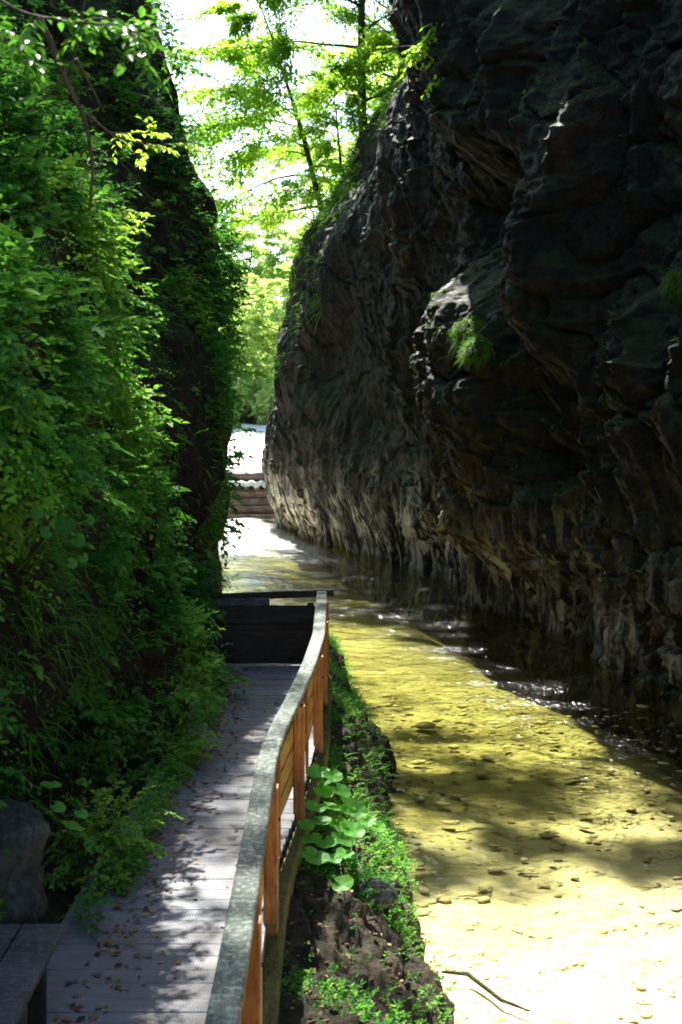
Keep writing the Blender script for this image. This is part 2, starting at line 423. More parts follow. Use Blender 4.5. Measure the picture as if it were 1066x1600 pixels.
# ------------------------------------------------------------------ foliage builders
def leaves_geo(P, Nn, T, L, W, fold=.18, droop=.12):
    """folded six-vertex leaves; P base points, Nn leaf normals, T tip directions"""
    n = len(P); T = nrm(T); Nn = nrm(Nn - T * np.sum(Nn * T, 1, keepdims=True)); Sd = np.cross(T, Nn)
    L = np.broadcast_to(L, n)[:, None]; W = np.broadcast_to(W, n)[:, None]
    b = P; tip = P + T * L - Nn * L * droop
    q = [b, tip]
    for sgn in (1, -1):
        q.append(P + T * L * .30 + Sd * W * .46 * sgn + Nn * W * fold)
        q.append(P + T * L * .68 + Sd * W * .36 * sgn + Nn * (W * fold - L * droop * .35))
    V = np.stack(q, 1).reshape(-1, 3)
    k = np.arange(n)[:, None] * 6
    Q = np.concatenate([k + np.array([[0, 2, 3, 1]]), k + np.array([[0, 1, 5, 4]])])
    return V, Q

def blades_geo(P, D, L, W, droop, rng):
    n = len(P); D = nrm(D); L = np.broadcast_to(L, n)[:, None]; W = np.broadcast_to(W, n)[:, None]
    Sd = nrm(np.cross(D, nrm(rng.normal(size=(n, 3))))); g = np.array([0, 0, -1.0]) * np.broadcast_to(droop, n)[:, None]
    pts = [(0, 1), (.4, .9), (.75, .6)]
    q = []
    for t, ww in pts:
        c = P + D * L * t + g * L * t * t
        q += [c - Sd * W * ww / 2, c + Sd * W * ww / 2]
    q.append(P + D * L + g * L)
    V = np.stack(q, 1).reshape(-1, 3); k = np.arange(n)[:, None] * 7
    Q = np.concatenate([k + np.array([[0, 1, 3, 2]]), k + np.array([[2, 3, 5, 4]])]); T = k + np.array([[4, 5, 6]])
    return V, Q, T

def sprigs_geo(P, D, Ls, nl, leaf, rng, tint, upbias=.8, droop=.35, wl=.62):
    """P roots, D directions; nl leaves on each; returns leaf mesh + tint per vertex"""
    n = len(P); D = nrm(D)
    side = nrm(np.cross(D, np.array([0, 0, 1.0]) + rng.normal(0, .15, (n, 3))))
    VV, QQ, tt, off = [], [], [], 0
    for j in range(nl):
        t = (j + .6) / nl
        base = P + D * (Ls * t)[:, None] - np.array([0, 0, 1.0]) * (Ls * droop * t * t)[:, None]
        sgn = 1 if j % 2 else -1
        T = D * (.45 + .5 * t) + side * sgn * (.95 - .5 * t) + rng.normal(0, .22, (n, 3)) - np.array([0, 0, .25])
        Nn = np.array([0, 0, upbias]) + D * .35 + rng.normal(0, .33, (n, 3))
        lf = leaf * rng.uniform(.7, 1.25, n) * (1.0 - .25 * t)
        V, Q = leaves_geo(base, Nn, T, lf, lf * wl)
        VV.append(V); QQ.append(Q + off); off += len(V)
        tt.append(np.repeat(np.clip(tint + rng.normal(0, .12, n), 0, 1), 6))
    return np.vstack(VV), np.vstack(QQ), np.concatenate(tt)

def curve(p0, d, L, n, rng, wob=.08, grav=0.0):
    pts = [np.array(p0, float)]; d = nrm(np.array(d, float))
    for k in range(n):
        d = nrm(d + rng.normal(0, wob, 3) + np.array([0, 0, grav / n]))
        pts.append(pts[-1] + d * L / n)
    return np.array(pts)

def tree_parts(seed, H, Rc, nlimb=16, nsub=5, nleaf=26, leaf=.12, lean=(0, 0), start=.3, layer=.35, r0=None, grav=-.25, side=None):
    """tapered trunk with limbs, and leaf sprays spread along the twigs; local coordinates"""
    g = np.random.default_rng(seed); mb = MB()
    r0 = r0 or H * .014
    d0 = np.array([lean[0], lean[1], 1.0])
    tr = curve((0, 0, -.4), d0, H, 10, g, .05)
    rad = r0 * (1 - np.linspace(0, 1, 11) * .9)
    mb.tube(tr, rad, 8)
    LP, LD = [], []
    for k in range(nlimb):
        f = start + (1 - start) * (k + .5) / nlimb
        i = f * 10; a = int(min(i, 9)); p = tr[a] + (tr[a + 1] - tr[a]) * (i - a)
        az = k * 2.4 + g.uniform(-.4, .4)
        prof = math.sin(math.pi * min(1, (f - start) / (1 - start) * .80 + .16)) ** .7
        d = np.array([math.cos(az), math.sin(az), g.uniform(.05, .55)])
        if side is not None: d[:2] += np.array(side) * g.uniform(.3, 1.2)
        L = Rc * prof * g.uniform(.7, 1.15)
        lb = curve(p, d, L, 6, g, .10, grav)
        mb.tube(lb, np.linspace(rad[a] * .45, .006 * H / 15 + .006, 7), 5)
        for s_ in range(nsub):
            u = g.uniform(.25, 1); j = u * 6; b = int(min(j, 5)); q = lb[b] + (lb[b + 1] - lb[b]) * (j - b)
            dl = nrm(lb[b + 1] - lb[b]); dd = nrm(dl + g.normal(0, .65, 3) * np.array([1, 1, .45]))
            Ls = L * g.uniform(.25, .5)
            sb = curve(q, dd, Ls, 4, g, .12, grav * .8)
            mb.tube(sb, np.linspace(.016, .005, 5) * H / 15, 4)
            m = nleaf; uu = g.uniform(0.1, 1, m) * 4; bi = np.minimum(uu.astype(int), 3)
            pp = sb[bi] + (sb[bi + 1] - sb[bi]) * (uu - bi)[:, None] + g.normal(0, Ls * .16, (m, 3)) * np.array([1, 1, layer])
            LP.append(pp); LD.append(np.tile(dd, (m, 1)))
    LP = np.vstack(LP); LD = np.vstack(LD); n = len(LP)
    T = LD * .6 + g.normal(0, .6, (n, 3)) * np.array([1, 1, .5]) + np.array([0, 0, -.25])
    Nn = np.array([0, 0, 1.0]) + g.normal(0, .42, (n, 3))
    sz = leaf * g.uniform(.7, 1.35, n)
    V, Q = leaves_geo(LP, Nn, T, sz, sz * .62)
    cl = fbm(LP * .35, 2, seed) * .8 + .5
    tint = np.repeat(np.clip(cl + g.normal(0, .2, n), 0, 1), 6)
    return mb, V, Q, tint

def make_tree(name, label, cat, loc, group=None, mat=None, sc=1.0, rz=0, parts=None, **k):
    t = thing(name, loc, label, cat, group, rz); t.scale = (sc,) * 3
    if parts is None:
        mb, V, Q, tint = tree_parts(**k)
        a = mb.build('trunk', M_BARK, t, True, loc=0)
        b = mesh('crown', V, [Q], mat or M_BEECH, t, True, {'tint': tint}, loc=0)
    else:
        for ch in parts:
            c = ch.copy(); COL.objects.link(c); c.parent = t
    return t

# ------------------------------------------------------------------ right cliff
def path_interp(pts, n):
    pts = np.array(pts, float); d = np.concatenate([[0], np.cumsum(np.linalg.norm(np.diff(pts, axis=0), axis=1))])
    # Catmull-like smoothing by dense linear + moving average
    s = np.linspace(0, d[-1], 2000); X = np.interp(s, d, pts[:, 0]); Y = np.interp(s, d, pts[:, 1])
    k = np.ones(61) / 61
    Xs = np.convolve(np.pad(X, 30, 'edge'), k, 'valid'); Ys = np.convolve(np.pad(Y, 30, 'edge'), k, 'valid')
    return s, Xs, Ys

def right_cliff():
    s, X, Y = path_interp([(8.6, 8), (7.6, 14), (6.9, 19), (6.0, 25), (4.7, 31), (3.0, 39.7), (1.2, 48), (-1.0, 54), (-2.15, 57.2), (-2.4, 60), (-2.2, 62.5), (-0.6, 64.5), (4, 66), (14, 70)], 0)
    # dense where the photograph sees it
    key = np.concatenate([np.linspace(0, 6, 30), np.linspace(6, 26, 330)[1:], np.linspace(26, 57, 420)[1:], np.linspace(57, s[-1], 60)[1:]])
    x, y = np.interp(key, s, X), np.interp(key, s, Y)
    tx, ty = np.gradient(x, key), np.gradient(y, key); ln = np.hypot(tx, ty)
    nx, ny = -ty / ln, tx / ln
    zs = np.concatenate([np.linspace(-1.6, 4, 190), np.linspace(4, 14, 260)[1:], np.linspace(14, 27, 150)[1:]])
    nu, nv = len(key), len(zs)
    U = np.repeat(key, nv); BX = np.repeat(x, nv); BY = np.repeat(y, nv); Z = np.tile(zs, nu)
    NX, NY = np.repeat(nx, nv), np.repeat(ny, nv)
    # far buttress: its edge leans and steps back with height
    xc = np.interp(Z, [-2, 0, 1.2, 2.4, 3.6, 5, 7, 11, 12.5, 14, 16, 17.6, 20, 21.7, 27], [-2.4, -2.35, -2.8, -3.0, -2.85, -2.65, -2.4, -2.0, -1.4, -.1, .6, 1.7, 3.0, 3.9, 7])
    wgt = sst(38, 57, BY) * (U < 70)
    dx = (xc + 2.3) * wgt
    P0 = np.stack([BX, BY, Z], 1)
    q = np.stack([U, Z * 1.0, U * 0], 1)
    d = 0.75 * fbm(q / 5.5, 3, 3) + .45 * ridged(q / 3.2 + 5, 4, 9)
    warp = np.stack([fbm(q / 2.5, 2, 40), fbm(q / 2.5, 2, 41), q[:, 2]], 1)
    sl_ = np.stack([U * .85 + Z * .35, Z * .5 - U * .1, U * 0], 1)
    d += .26 * ridged(sl_ / 1.5 + warp * .8, 4, 21)
    f1, f2, cid = worley(q / np.array([2.6, 2.0, 1]) + warp * .7, 5)
    d += .30 * (cid - .5) * sst(0, .25, f2 - f1) - .22 * (1 - sst(0, .10, f2 - f1))
    fl = ridged(np.stack([U * .62, Z * .09, U * 0], 1) + warp * .30, 3, 33)
    fl2 = ridged(np.stack([U * 1.9, Z * .16, U * 0], 1) + warp * .4, 3, 34)
    d += .46 * fl + .20 * fl2 * sst(5, 1, Z)
    d += .10 * fbm(q * 1.6, 4, 55) + .07 * ridged(q * 3.2 + warp * .5, 3, 66) + .03 * ridged(q * np.array([8, 5, 1]), 2, 67)
    e1, e2, eid = worley(np.stack([U * 1.6 + Z * .5, Z * 1.1, U * 0], 1) + warp * .9, 15)
    d += .10 * (eid - .5) * sst(0, .3, e2 - e1) * sst(-.3, .3, fbm(q / 3, 2, 16))
    e1, e2, eid = worley(np.stack([U * 4.2 + Z * 1.5, Z * 3.1, U * 0], 1) + warp * 1.5, 18)
    d += .05 * (eid - .5) * sst(0, .3, e2 - e1)
    d *= 1 - .45 * sst(30, 46, BY)
    d += .55 * fbm(q / np.array([2.6, 3.4, 1]) + 3, 2, 88) * sst(30, 46, BY)
    for k_, (fz, fu, fr_, am) in enumerate([(1.0, .30, .75, .22), (.55, -1.0, .9, .16), (1.0, .42, 2.1, .05)]):
        tt_ = (Z * fz + U * fu + 1.5 * warp[:, 0] + .5 * fbm(q * 1.3, 3, 94 + k_)) * fr_; tt_ = tt_ - np.floor(tt_)
        d += am * (tt_ ** 2.2 * sst(1.0, .93, tt_) - .3) * sst(-.15, .3, fbm(q / 2.8, 2, 90 + k_)) * sst(.6, 2.2, Z)
    # masses seen in the photograph, as bulges and hollows along the wall
    PX = 533 + F * BX / BY; PY = 640 - F * (Z - 5) / BY
    def bump(cx, cy, rx, ry, amp, rot=0, hard=2.0):
        c, s_ = math.cos(R(rot)), math.sin(R(rot)); a = ((PX - cx) * c + (PY - cy) * s_) / rx; b = (-(PX - cx) * s_ + (PY - cy) * c) / ry
        return amp * np.exp(-((a * a + b * b) ** hard))
    m = 0
    m = m + bump(830, 110, 105, 250, 1.5, -24, 1.8)      # upper prow
    m = m + bump(820, 345, 75, 95, -1.25, 20, 1.4)       # alcove below it
    m = m + bump(625, 260, 70, 150, .55, 10, 2)          # smooth dark face
    m = m + bump(585, 440, 60, 120, .5, -30, 1.6)
    m = m + bump(790, 590, 85, 140, 1.15, -8, 2.2)       # ledge with grass
    m = m + bump(935, 440, 52, 165, 1.0, 6, 1.8)         # pillar
    m = m + bump(1040, 640, 95, 170, .75, 0, 1.6)
    m = m + bump(1000, 200, 60, 140, .55, 18, 1.6)
    m = m + bump(850, 800, 120, 75, .75, 28, 1.8)
    m = m + bump(690, 600, 26, 200, .4, -6, 1.5)
    m = m + bump(515, 400, 38, 150, .7, 8, 1.8) + bump(585, 610, 26, 150, -.7, -14, 1.5) + bump(490, 610, 34, 90, .6, -20, 1.8)
    inview = sst(8, 15, BY) * (U < 56)
    d = d + m * inview
    # undercut at the water line
    edge = 1.75 + .55 * fbm(np.stack([U * .35, U * 0, U * 0], 1), 3, 71)
    uc = sst(edge + .5, edge - 1.0, Z)
    d = d - uc * (.55 + .35 * fbm(np.stack([U * .5, U * 0, U * 0], 1), 3, 72)) * (1 - .8 * wgt)
    d = d * (1 - .35 * wgt) - .2
    d = d + .035 * np.clip(Z - 2, 0, 30) * (1 - wgt)
    P = P0 + np.stack([NX * d + dx, NY * d, .25 * m * 0], 1)
    P[:, 2] += .12 * fbm(q * 1.1, 3, 80)
    P[:, 2] = np.where(Z < -1.5, Z, P[:, 2])
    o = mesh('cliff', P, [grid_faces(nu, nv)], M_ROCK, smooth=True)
    tag(o, kind='structure')
    return P, grid_normals(P, nu, nv), nu, nv
RP, RN, RNU, RNV = right_cliff()
if RN[:, 0].mean() > 0: RN = -RN

# ------------------------------------------------------------------ left cliff
def left_cliff():
    pts = [(-3.6, -2), (-3.0, 3), (-2.35, 6.5), (-1.85, 9), (-1.72, 11), (-1.70, 13), (-1.72, 15), (-1.78, 18), (-1.85, 21), (-1.9, 24.3), (-2.3, 25.6), (-4, 27.3), (-5.6, 30), (-7.4, 38), (-10, 46), (-17, 54), (-32, 60)]
    s, X, Y = path_interp(pts, 0)
    key = np.concatenate([np.linspace(0, 8, 30), np.linspace(8, 28, 330)[1:], np.linspace(28, s[-1], 80)[1:]])
    x, y = np.interp(key, s, X), np.interp(key, s, Y)
    tx, ty = np.gradient(x, key), np.gradient(y, key); ln = np.hypot(tx, ty); nx, ny = ty / ln, -tx / ln
    zs = np.concatenate([np.linspace(-.8, 8, 210), np.linspace(8, 18, 120)[1:]])
    nu, nv = len(key), len(zs)
    U = np.repeat(key, nv); BX = np.repeat(x, nv); BY = np.repeat(y, nv); Z = np.tile(zs, nu); NX, NY = np.repeat(nx, nv), np.repeat(ny, nv)
    far = np.interp(Z, [-1, 1.5, 2, 2.7, 3.6, 5, 6, 6.5, 7.05, 8.1, 9.1, 10.3, 11.6, 14, 18], [-1.85, -1.85, -1.84, -1.98, -1.88, -1.78, -1.92, -2.15, -2.0, -2.05, -2.5, -2.64, -3.06, -3.7, -5.2]) + 1.87
    near = np.interp(Z, [-1, 4.7, 5.9, 7.1, 12, 18], [0, 0, -.2, -.55, -2.0, -4.0])
    wf = sst(17.5, 21.5, BY)
    dx = far * wf + near * (1 - wf)
    q = np.stack([U, Z, U * 0], 1)
    d = -.38 + .62 * fbm(q / 1.7, 3, 101) + .22 * ridged(q / 1.0, 3, 102)
    d -= .18 * sst(14.5, 12.5, BY) + .05 * fbm(q * 2.2, 3, 103)
    d = d * (1 - .55 * wf) + .06 * wf
    d -= .42 * np.exp(-((BY - 16.2) / 1.7) ** 2) * sst(2.4, 3.4, Z)
    d -= .5 * sst(2.9, 2.2, Z) * sst(1.3, 1.6, Z) * np.exp(-((BY - 10.3) / 2.3) ** 2)
    P = np.stack([BX + NX * d + dx, BY + NY * d, Z], 1)
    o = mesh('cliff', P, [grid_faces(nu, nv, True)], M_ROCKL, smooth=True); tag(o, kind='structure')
    N_ = grid_normals(P, nu, nv)
    if N_[:, 0].mean() < 0: N_ = -N_
    return P, N_, nu, nv
LP_, LN_, LNU, LNV = left_cliff()
def cliff_top(P, nu, nv, dx, flip):
    e = P.reshape(nu, nv, 3)[:, -1]; rows = [e + np.array([dx * t, 0, 2.5 * t + .0]) for t in np.linspace(0, 1, 12)]
    V = np.stack(rows, 1).reshape(-1, 3); V[:, 2] += np.tile(np.linspace(0, 1, 12) > 0, nu) * (.5 + .6 * fbm(V / 3, 3, 140))
    tag(mesh('cliff_top', V, [grid_faces(nu, 12, flip)], M_HILL, smooth=True), kind='structure')
cliff_top(LP_, LNU, LNV, -45, True); cliff_top(RP, RNU, RNV, 45, False)

# ------------------------------------------------------------------ ground: bank, riverbed, hills
BANK_Y = [2, 8, 10, 12, 14, 17, 20.6, 24.7, 27, 32]
BANK_X = [1.3, .98, .84, .70, .60, .54, .58, .05, -.35, -1.6]
def rail_x(y): return np.interp(y, [0, 6.4, 10.3, 11.2, 12.4, 14, 15.8, 18, 19.8], [-.46, -.49, -.53, -.50, -.41, -.32, -.25, -.255, -.265])

def riverbank():
    ys = np.linspace(2, 33, 520); ts = np.linspace(-.45, 1.35, 150)
    Yg, Tg = np.repeat(ys, 150), np.tile(ts, 520)
    x0 = -2.6; xr = rail_x(np.clip(Yg, 0, 19.8)) - .25; xe = np.interp(Yg, BANK_Y, BANK_X)
    X = np.where(Tg < 0, xr + Tg / .45 * (xr - x0), xr + Tg * (xe - xr))
    t = np.clip(Tg, 0, 2)
    h = 1.30 - .18 * (Yg > 19.5)
    Z = np.where(Tg < 0, h + .0 * Tg, h * (1 - .42 * t - .58 * np.clip(t, 0, 1.4) ** 3.2))
    Z = np.where(Tg < -.25, Z + (-.25 - Tg) * 2.2, Z)
    q = np.stack([X, Yg, Z], 1)
    amp = sst(-.05, .25, Tg)
    d = amp * (.20 * fbm(q * 1.1, 3, 201) + .07 * ridged(q * 1.9, 4, 202) + .06 * ridged(q * 4.5, 3, 204) + .03 * fbm(q * 9, 3, 203))
    f1, f2, cid = worley(q * 1.7, 205)
    d += amp * .16 * (cid - .5) * sst(0, .2, f2 - f1)
    P = np.stack([X + d * .7, Yg, Z + d], 1)
    P[:, 2] = np.where((Tg < .12), np.minimum(P[:, 2], 1.36 + np.where(Tg < -.25, 1, 0)), P[:, 2])
    sc = sst(24, 31, Yg); P[:, 2] = P[:, 2] * (1 - sc) - .9 * sc
    o = mesh('riverbank', P, [grid_faces(520, 150, True)], M_BANK, smooth=True); tag(o, kind='structure')
    N_ = grid_normals(P, 520, 150); N_ = np.where(N_[:, 2:3] < 0, -N_, N_)
    return P, N_, Tg
BP, BN, BT = riverbank()

def riverbed():
    ys = np.concatenate([np.linspace(3, 32, 640), np.linspace(32, 70, 200)[1:]]); xs = np.linspace(-8, 11, 360)
    nu, nv = len(ys), len(xs)
    Y = np.repeat(ys, nv); X = np.tile(xs, nu)
    xe = np.interp(Y, BANK_Y + [70], BANK_X + [-4]); xw = np.interp(Y, [8, 14, 19, 25, 31, 39.7, 48, 55.5, 70], [8.6, 7.6, 6.9, 6, 4.7, 3, 1.2, -.8, -2])
    t = (X - xe) / (xw - xe)
    Z = -.22 - .18 * np.clip(t, 0, 1) - .75 * sst(.62, 1.0, t) - .012 * np.clip(Y - 14, 0, 30)
    q = np.stack([X, Y, Y * 0], 1)
    Z += .07 * fbm(q * .7, 3, 301)
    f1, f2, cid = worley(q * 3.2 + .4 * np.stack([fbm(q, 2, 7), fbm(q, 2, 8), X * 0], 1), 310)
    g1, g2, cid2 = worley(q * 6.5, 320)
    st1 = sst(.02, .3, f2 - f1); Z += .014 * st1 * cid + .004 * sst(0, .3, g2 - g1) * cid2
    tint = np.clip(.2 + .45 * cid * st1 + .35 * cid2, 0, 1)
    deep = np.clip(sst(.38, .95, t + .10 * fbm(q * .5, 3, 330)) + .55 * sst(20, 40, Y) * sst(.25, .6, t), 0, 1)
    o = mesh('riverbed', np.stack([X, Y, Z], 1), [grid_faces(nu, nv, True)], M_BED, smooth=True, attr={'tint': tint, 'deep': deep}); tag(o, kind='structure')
riverbed()

def water_sheet(name, x0, x1, y0, y1, z, mat, step, amp=.0):
    xs = np.arange(x0, x1 + .01, step); ys = np.arange(y0, y1 + .01, step)
    Y = np.repeat(ys, len(xs)); X = np.tile(xs, len(ys)); q = np.stack([X * .8, Y * 1.3, X * 0], 1)
    Z = z + amp * fbm(q * .9, 3, 401)
    o = mesh(name, np.stack([X, Y, Z], 1), [grid_faces(len(ys), len(xs), True)], mat, smooth=True); tag(o, kind='structure')
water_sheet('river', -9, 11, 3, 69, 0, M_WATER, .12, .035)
water_sheet('river', -32, 14, 67.4, 158, 1.93, M_WATERUP, .5, .03)

def ground_sheet():
    xs = np.concatenate([np.linspace(-400, -40, 30), np.linspace(-38, 38, 70), np.linspace(40, 400, 30)]); ys = np.concatenate([np.linspace(-60, 60, 25), np.linspace(62, 180, 60), np.linspace(185, 700, 45)])
    Y = np.repeat(ys, len(xs)); X = np.tile(xs, len(ys))
    q = np.stack([X, Y, X * 0], 1)
    # valley floor ahead, hills to both sides and behind the far bank
    left = np.clip(-11 - X, 0, 400); right = np.clip(X - (2 + .04 * np.clip(Y - 66, 0, 200)), 0, 400)
    Z = np.full(len(X), .0) + 1.0
    Z = Z + sst(0, 45, left) * 30 + sst(0, 40, right) * 32
    back = sst(150, 164, Y) * 2.6 + sst(165, 420, Y) * 14
    Z = Z + back + 1.3 * fbm(q / 9, 4, 501) * sst(0, 8, left + right + np.clip(Y - 160, 0, 20))
    Z = np.where(Y < 62, np.where((X < -11) | (X > 14), 15, -2.5), Z)
    Z = np.where((Y < 70) & (X > -10) & (X < 5), -2.5, Z)
    o = mesh('hills', np.stack([X, Y, Z], 1), [grid_faces(len(ys), len(xs), True)], M_HILL, smooth=True); tag(o, kind='structure')
    # gravel shore on the far side of the upper pool
    xs = np.linspace(-40, 20, 90); ys = np.linspace(140, 166, 40); Y = np.repeat(ys, 90); X = np.tile(xs, 40); q = np.stack([X, Y, X * 0], 1)
    Z = 1.5 + (Y - 140) * .085 + .25 * fbm(q / 3, 4, 511) + .004
    o = mesh('gravel_shore', np.stack([X, Y, Z + .35 * (Y > 164)], 1), [grid_faces(40, 90, True)], M_GRAVEL, smooth=True); tag(o, kind='structure')
ground_sheet()

# ------------------------------------------------------------------ walkway
def walkway():
    g = np.random.default_rng(7); mb = MB(); tints = []
    y = 2.0
    while y < 19.35:
        wd = g.uniform(.19, .235)
        xl = np.interp(y, [2, 8, 12, 16, 19, 20], [-2.2, -1.95, -1.85, -1.75, -1.85, -1.9]); xr = float(rail_x(y + wd / 2)) + .02
        n0 = mb.n
        mb.box((xl, y + wd / 2, 1.47 + g.normal(0, .002)), (xr, y + wd / 2 + g.normal(0, .003), 1.47 + g.normal(0, .002)), wd - .005, .05, bev=.003)
        tints += [g.uniform(0, 1)] * (mb.n - n0); y += wd
    o = mb.build('walkway', M_DECK, attr={'tint': tints}); tag(o, kind='structure')
walkway()

def railing():
    g = np.random.default_rng(8)
    t = thing('wooden_railing', (rail_x(12.), 12, 1.5), 'curving wooden railing with lichen grey handrail and orange posts', 'railing')
    ys = np.concatenate([np.arange(2.0, 9.6, .6), np.arange(9.6, 16.5, .3), np.arange(16.5, 19.9, .3)])
    def strip(name, mat, dxs, zc, wd, ht, y0, y1, bev=.008, par=t):
        yy = ys[(ys >= y0 - 1e-6) & (ys <= y1 + 1e-6)]; x = rail_x(yy) + dxs
        # small moving average keeps the plank bending, not kinked
        rings = []
        h, v, e = wd / 2, ht / 2, bev
        sec = [(-h + e, -v), (h - e, -v), (h, -v + e), (h, v - e), (h - e, v), (-h + e, v), (-h, v - e), (-h, -v + e)]
        for a, b in zip(x, yy): rings.append([(a + sx, b, zc + sz + .004 * math.sin(b * 2.1)) for sx, sz in sec])
        m_ = MB(); m_._rings(np.array(rings)); return m_.build(name, mat, par, False)
    strip('handrail', M_RAIL, 0, 2.475, .14, .05, 2, 19.8)
    strip('under_rail', M_BOARD, -.02, 2.385, .03, .12, 2, 19.2, .004)
    for zc, ht in ((2.185, .17), (1.985, .17), (1.80, .15)):
        strip('board', M_BOARD, -.015, zc, .028, ht, 2, 19.2, .004)
    strip('stringer', M_BEAM, .07, 1.33, .13, .17, 2, 19.3, .02)
    for y in (4.6, 7.2, 9.75, 12.4, 14.9, 17.3, 19.1):
        x = rail_x(y) + .045; m_ = MB()
        m_.box((x, y, 1.16), (x + .0, y, 2.42), .10, .12, up=(0, 1, 0), bev=.01, jit=.002, rng=g, nseg=4)
        po = m_.build('post', M_POST, t)
        for zb in (1.36, 2.19):
            m2 = MB(); m2.tube([(x + .045, y, zb), (x + .062, y, zb)], .014, 8); m2.build('bolt', M_DARKW, po)
    for y in (6.0, 8.5, 11.1, 13.6, 16.1):
        x = rail_x(y) + .018; m_ = MB()
        m_.box((x, y, 1.52), (x, y, 2.41), .03, .09, up=(0, 1, 0), bev=.004)
        m_.build('batten', M_POST, t)
railing()

def barrier():
    t = thing('plank_barrier', (-1.0, 19.45, 1.5), 'dark plank barrier closing the far end of the walkway', 'barrier')
    m_ = MB(); m_.box((-2.0, 19.62, 2.40), (-.10, 19.62, 2.475), .09, .095, bev=.01); m_.build('top_rail', M_DARKW, t)
    for zc, ht, x1 in ((2.19, .25, -.36), (1.937, .262, -.36), (1.67, .29, -.36)):
        yb = 19.5 if zc != 1.937 else 19.525
        m_ = MB(); m_.box((-1.95, yb, zc), (x1, yb, zc), .04, ht, bev=.006); m_.build('board', M_DARKW, t)
    m_ = MB(); m_.box((-1.95, 19.53, 2.355), (-.98, 19.53, 2.365), .04, .10, bev=.006); m_.build('filler_board', M_GREYW, t)
    for x in (-1.75, -.42):
        m_ = MB(); m_.box((x, 19.61, 1.1), (x, 19.61, 2.34), .09, .09, up=(0, 1, 0), bev=.008); m_.build('post', M_DARKW, t)
barrier()

def bench():
    g = np.random.default_rng(12)
    t = thing('wooden_bench', (-2.1, 7.4, 1.5), 'old grey plank bench at the near left edge of the walkway', 'bench')
    for k, x in enumerate((-1.76, -2.02, -2.28)):
        m_ = MB(); m_.box((x + .02, 5.2, 1.93), (x, 8.42, 1.93), .25, .05, bev=.008); m_.build('seat_plank', M_GREYW, t)
    for y in (5.7, 8.05):
        for x in (-1.72, -2.3):
            m_ = MB(); m_.box((x, y, 1.5), (x, y, 1.9), .09, .10, up=(0, 1, 0), bev=.008); m_.build('leg', M_DARKW, t)
        m_ = MB(); m_.box((-2.25, y, 1.85), (-1.77, y, 1.85), .06, .08, bev=.006); m_.build('cross_bar', M_DARKW, t)
bench()

# ------------------------------------------------------------------ log weir
def weir():
    g = np.random.default_rng(21)
    t = thing('log_weir', (-4.5, 67.4, 0), 'stepped log weir holding back the white upper pool', 'weir')
    def log(name, y, z, r, par=t):
        m_ = MB(); xs = np.linspace(-16, 7, 24)
        m_.tube(np.stack([xs, y + g.normal(0, .02, 24), z + g.normal(0, .015, 24)], 1), r + g.normal(0, .012, 24), 12); return m_.build(name, M_LOG, par, True)
    log('log', 67.55, 1.80, .25)
    log('log', 67.1, 1.02, .26)
    log('log', 66.85, .60, .24)
    log('log', 66.5, .30, .22)
    for k in range(44):
        x = -15 + k * .48; m_ = MB()
        m_.tube([(x, 66.85, 1.36 + g.normal(0, .02)), (x, 67.9, 1.40)], .17 + g.normal(0, .015), 9); m_.build('log_end', M_LOG, t, True)
    m_ = MB(); m_.box((-16, 66.2, .0), (7, 66.2, .0), .9, .3, bev=.05); m_.build('apron', M_LOG, t)
    m_ = MB()
    fx = np.linspace(-15, 6, 160)
    top = np.stack([fx, 66.8 + 0 * fx, 1.58 + .05 * np.sin(fx * 13) + g.normal(0, .02, 160)], 1); bot = top + np.array([0, -.02, -.16]) - np.stack([0 * fx, 0 * fx, np.abs(g.normal(0, .07, 160))], 1)
    back = top + np.array([0, .5, .04])
    V = np.stack([back, top, bot], 1).reshape(-1, 3); mesh('falling_water', V, [grid_faces(160, 3)], mat_plain('white_water', (.8, .82, .84), 3, .4, .1), t, True)
weir()

# ------------------------------------------------------------------ undergrowth on the left cliff
def sample(P, N_, n, rng, cond, wfun=None):
    idx = np.flatnonzero(cond)
    pr = None
    if wfun is not None: pr = wfun(P[idx]); pr = pr / pr.sum()
    i = rng.choice(idx, n, p=pr); return P[i] + rng.normal(0, .03, (n, 3)), N_[i]

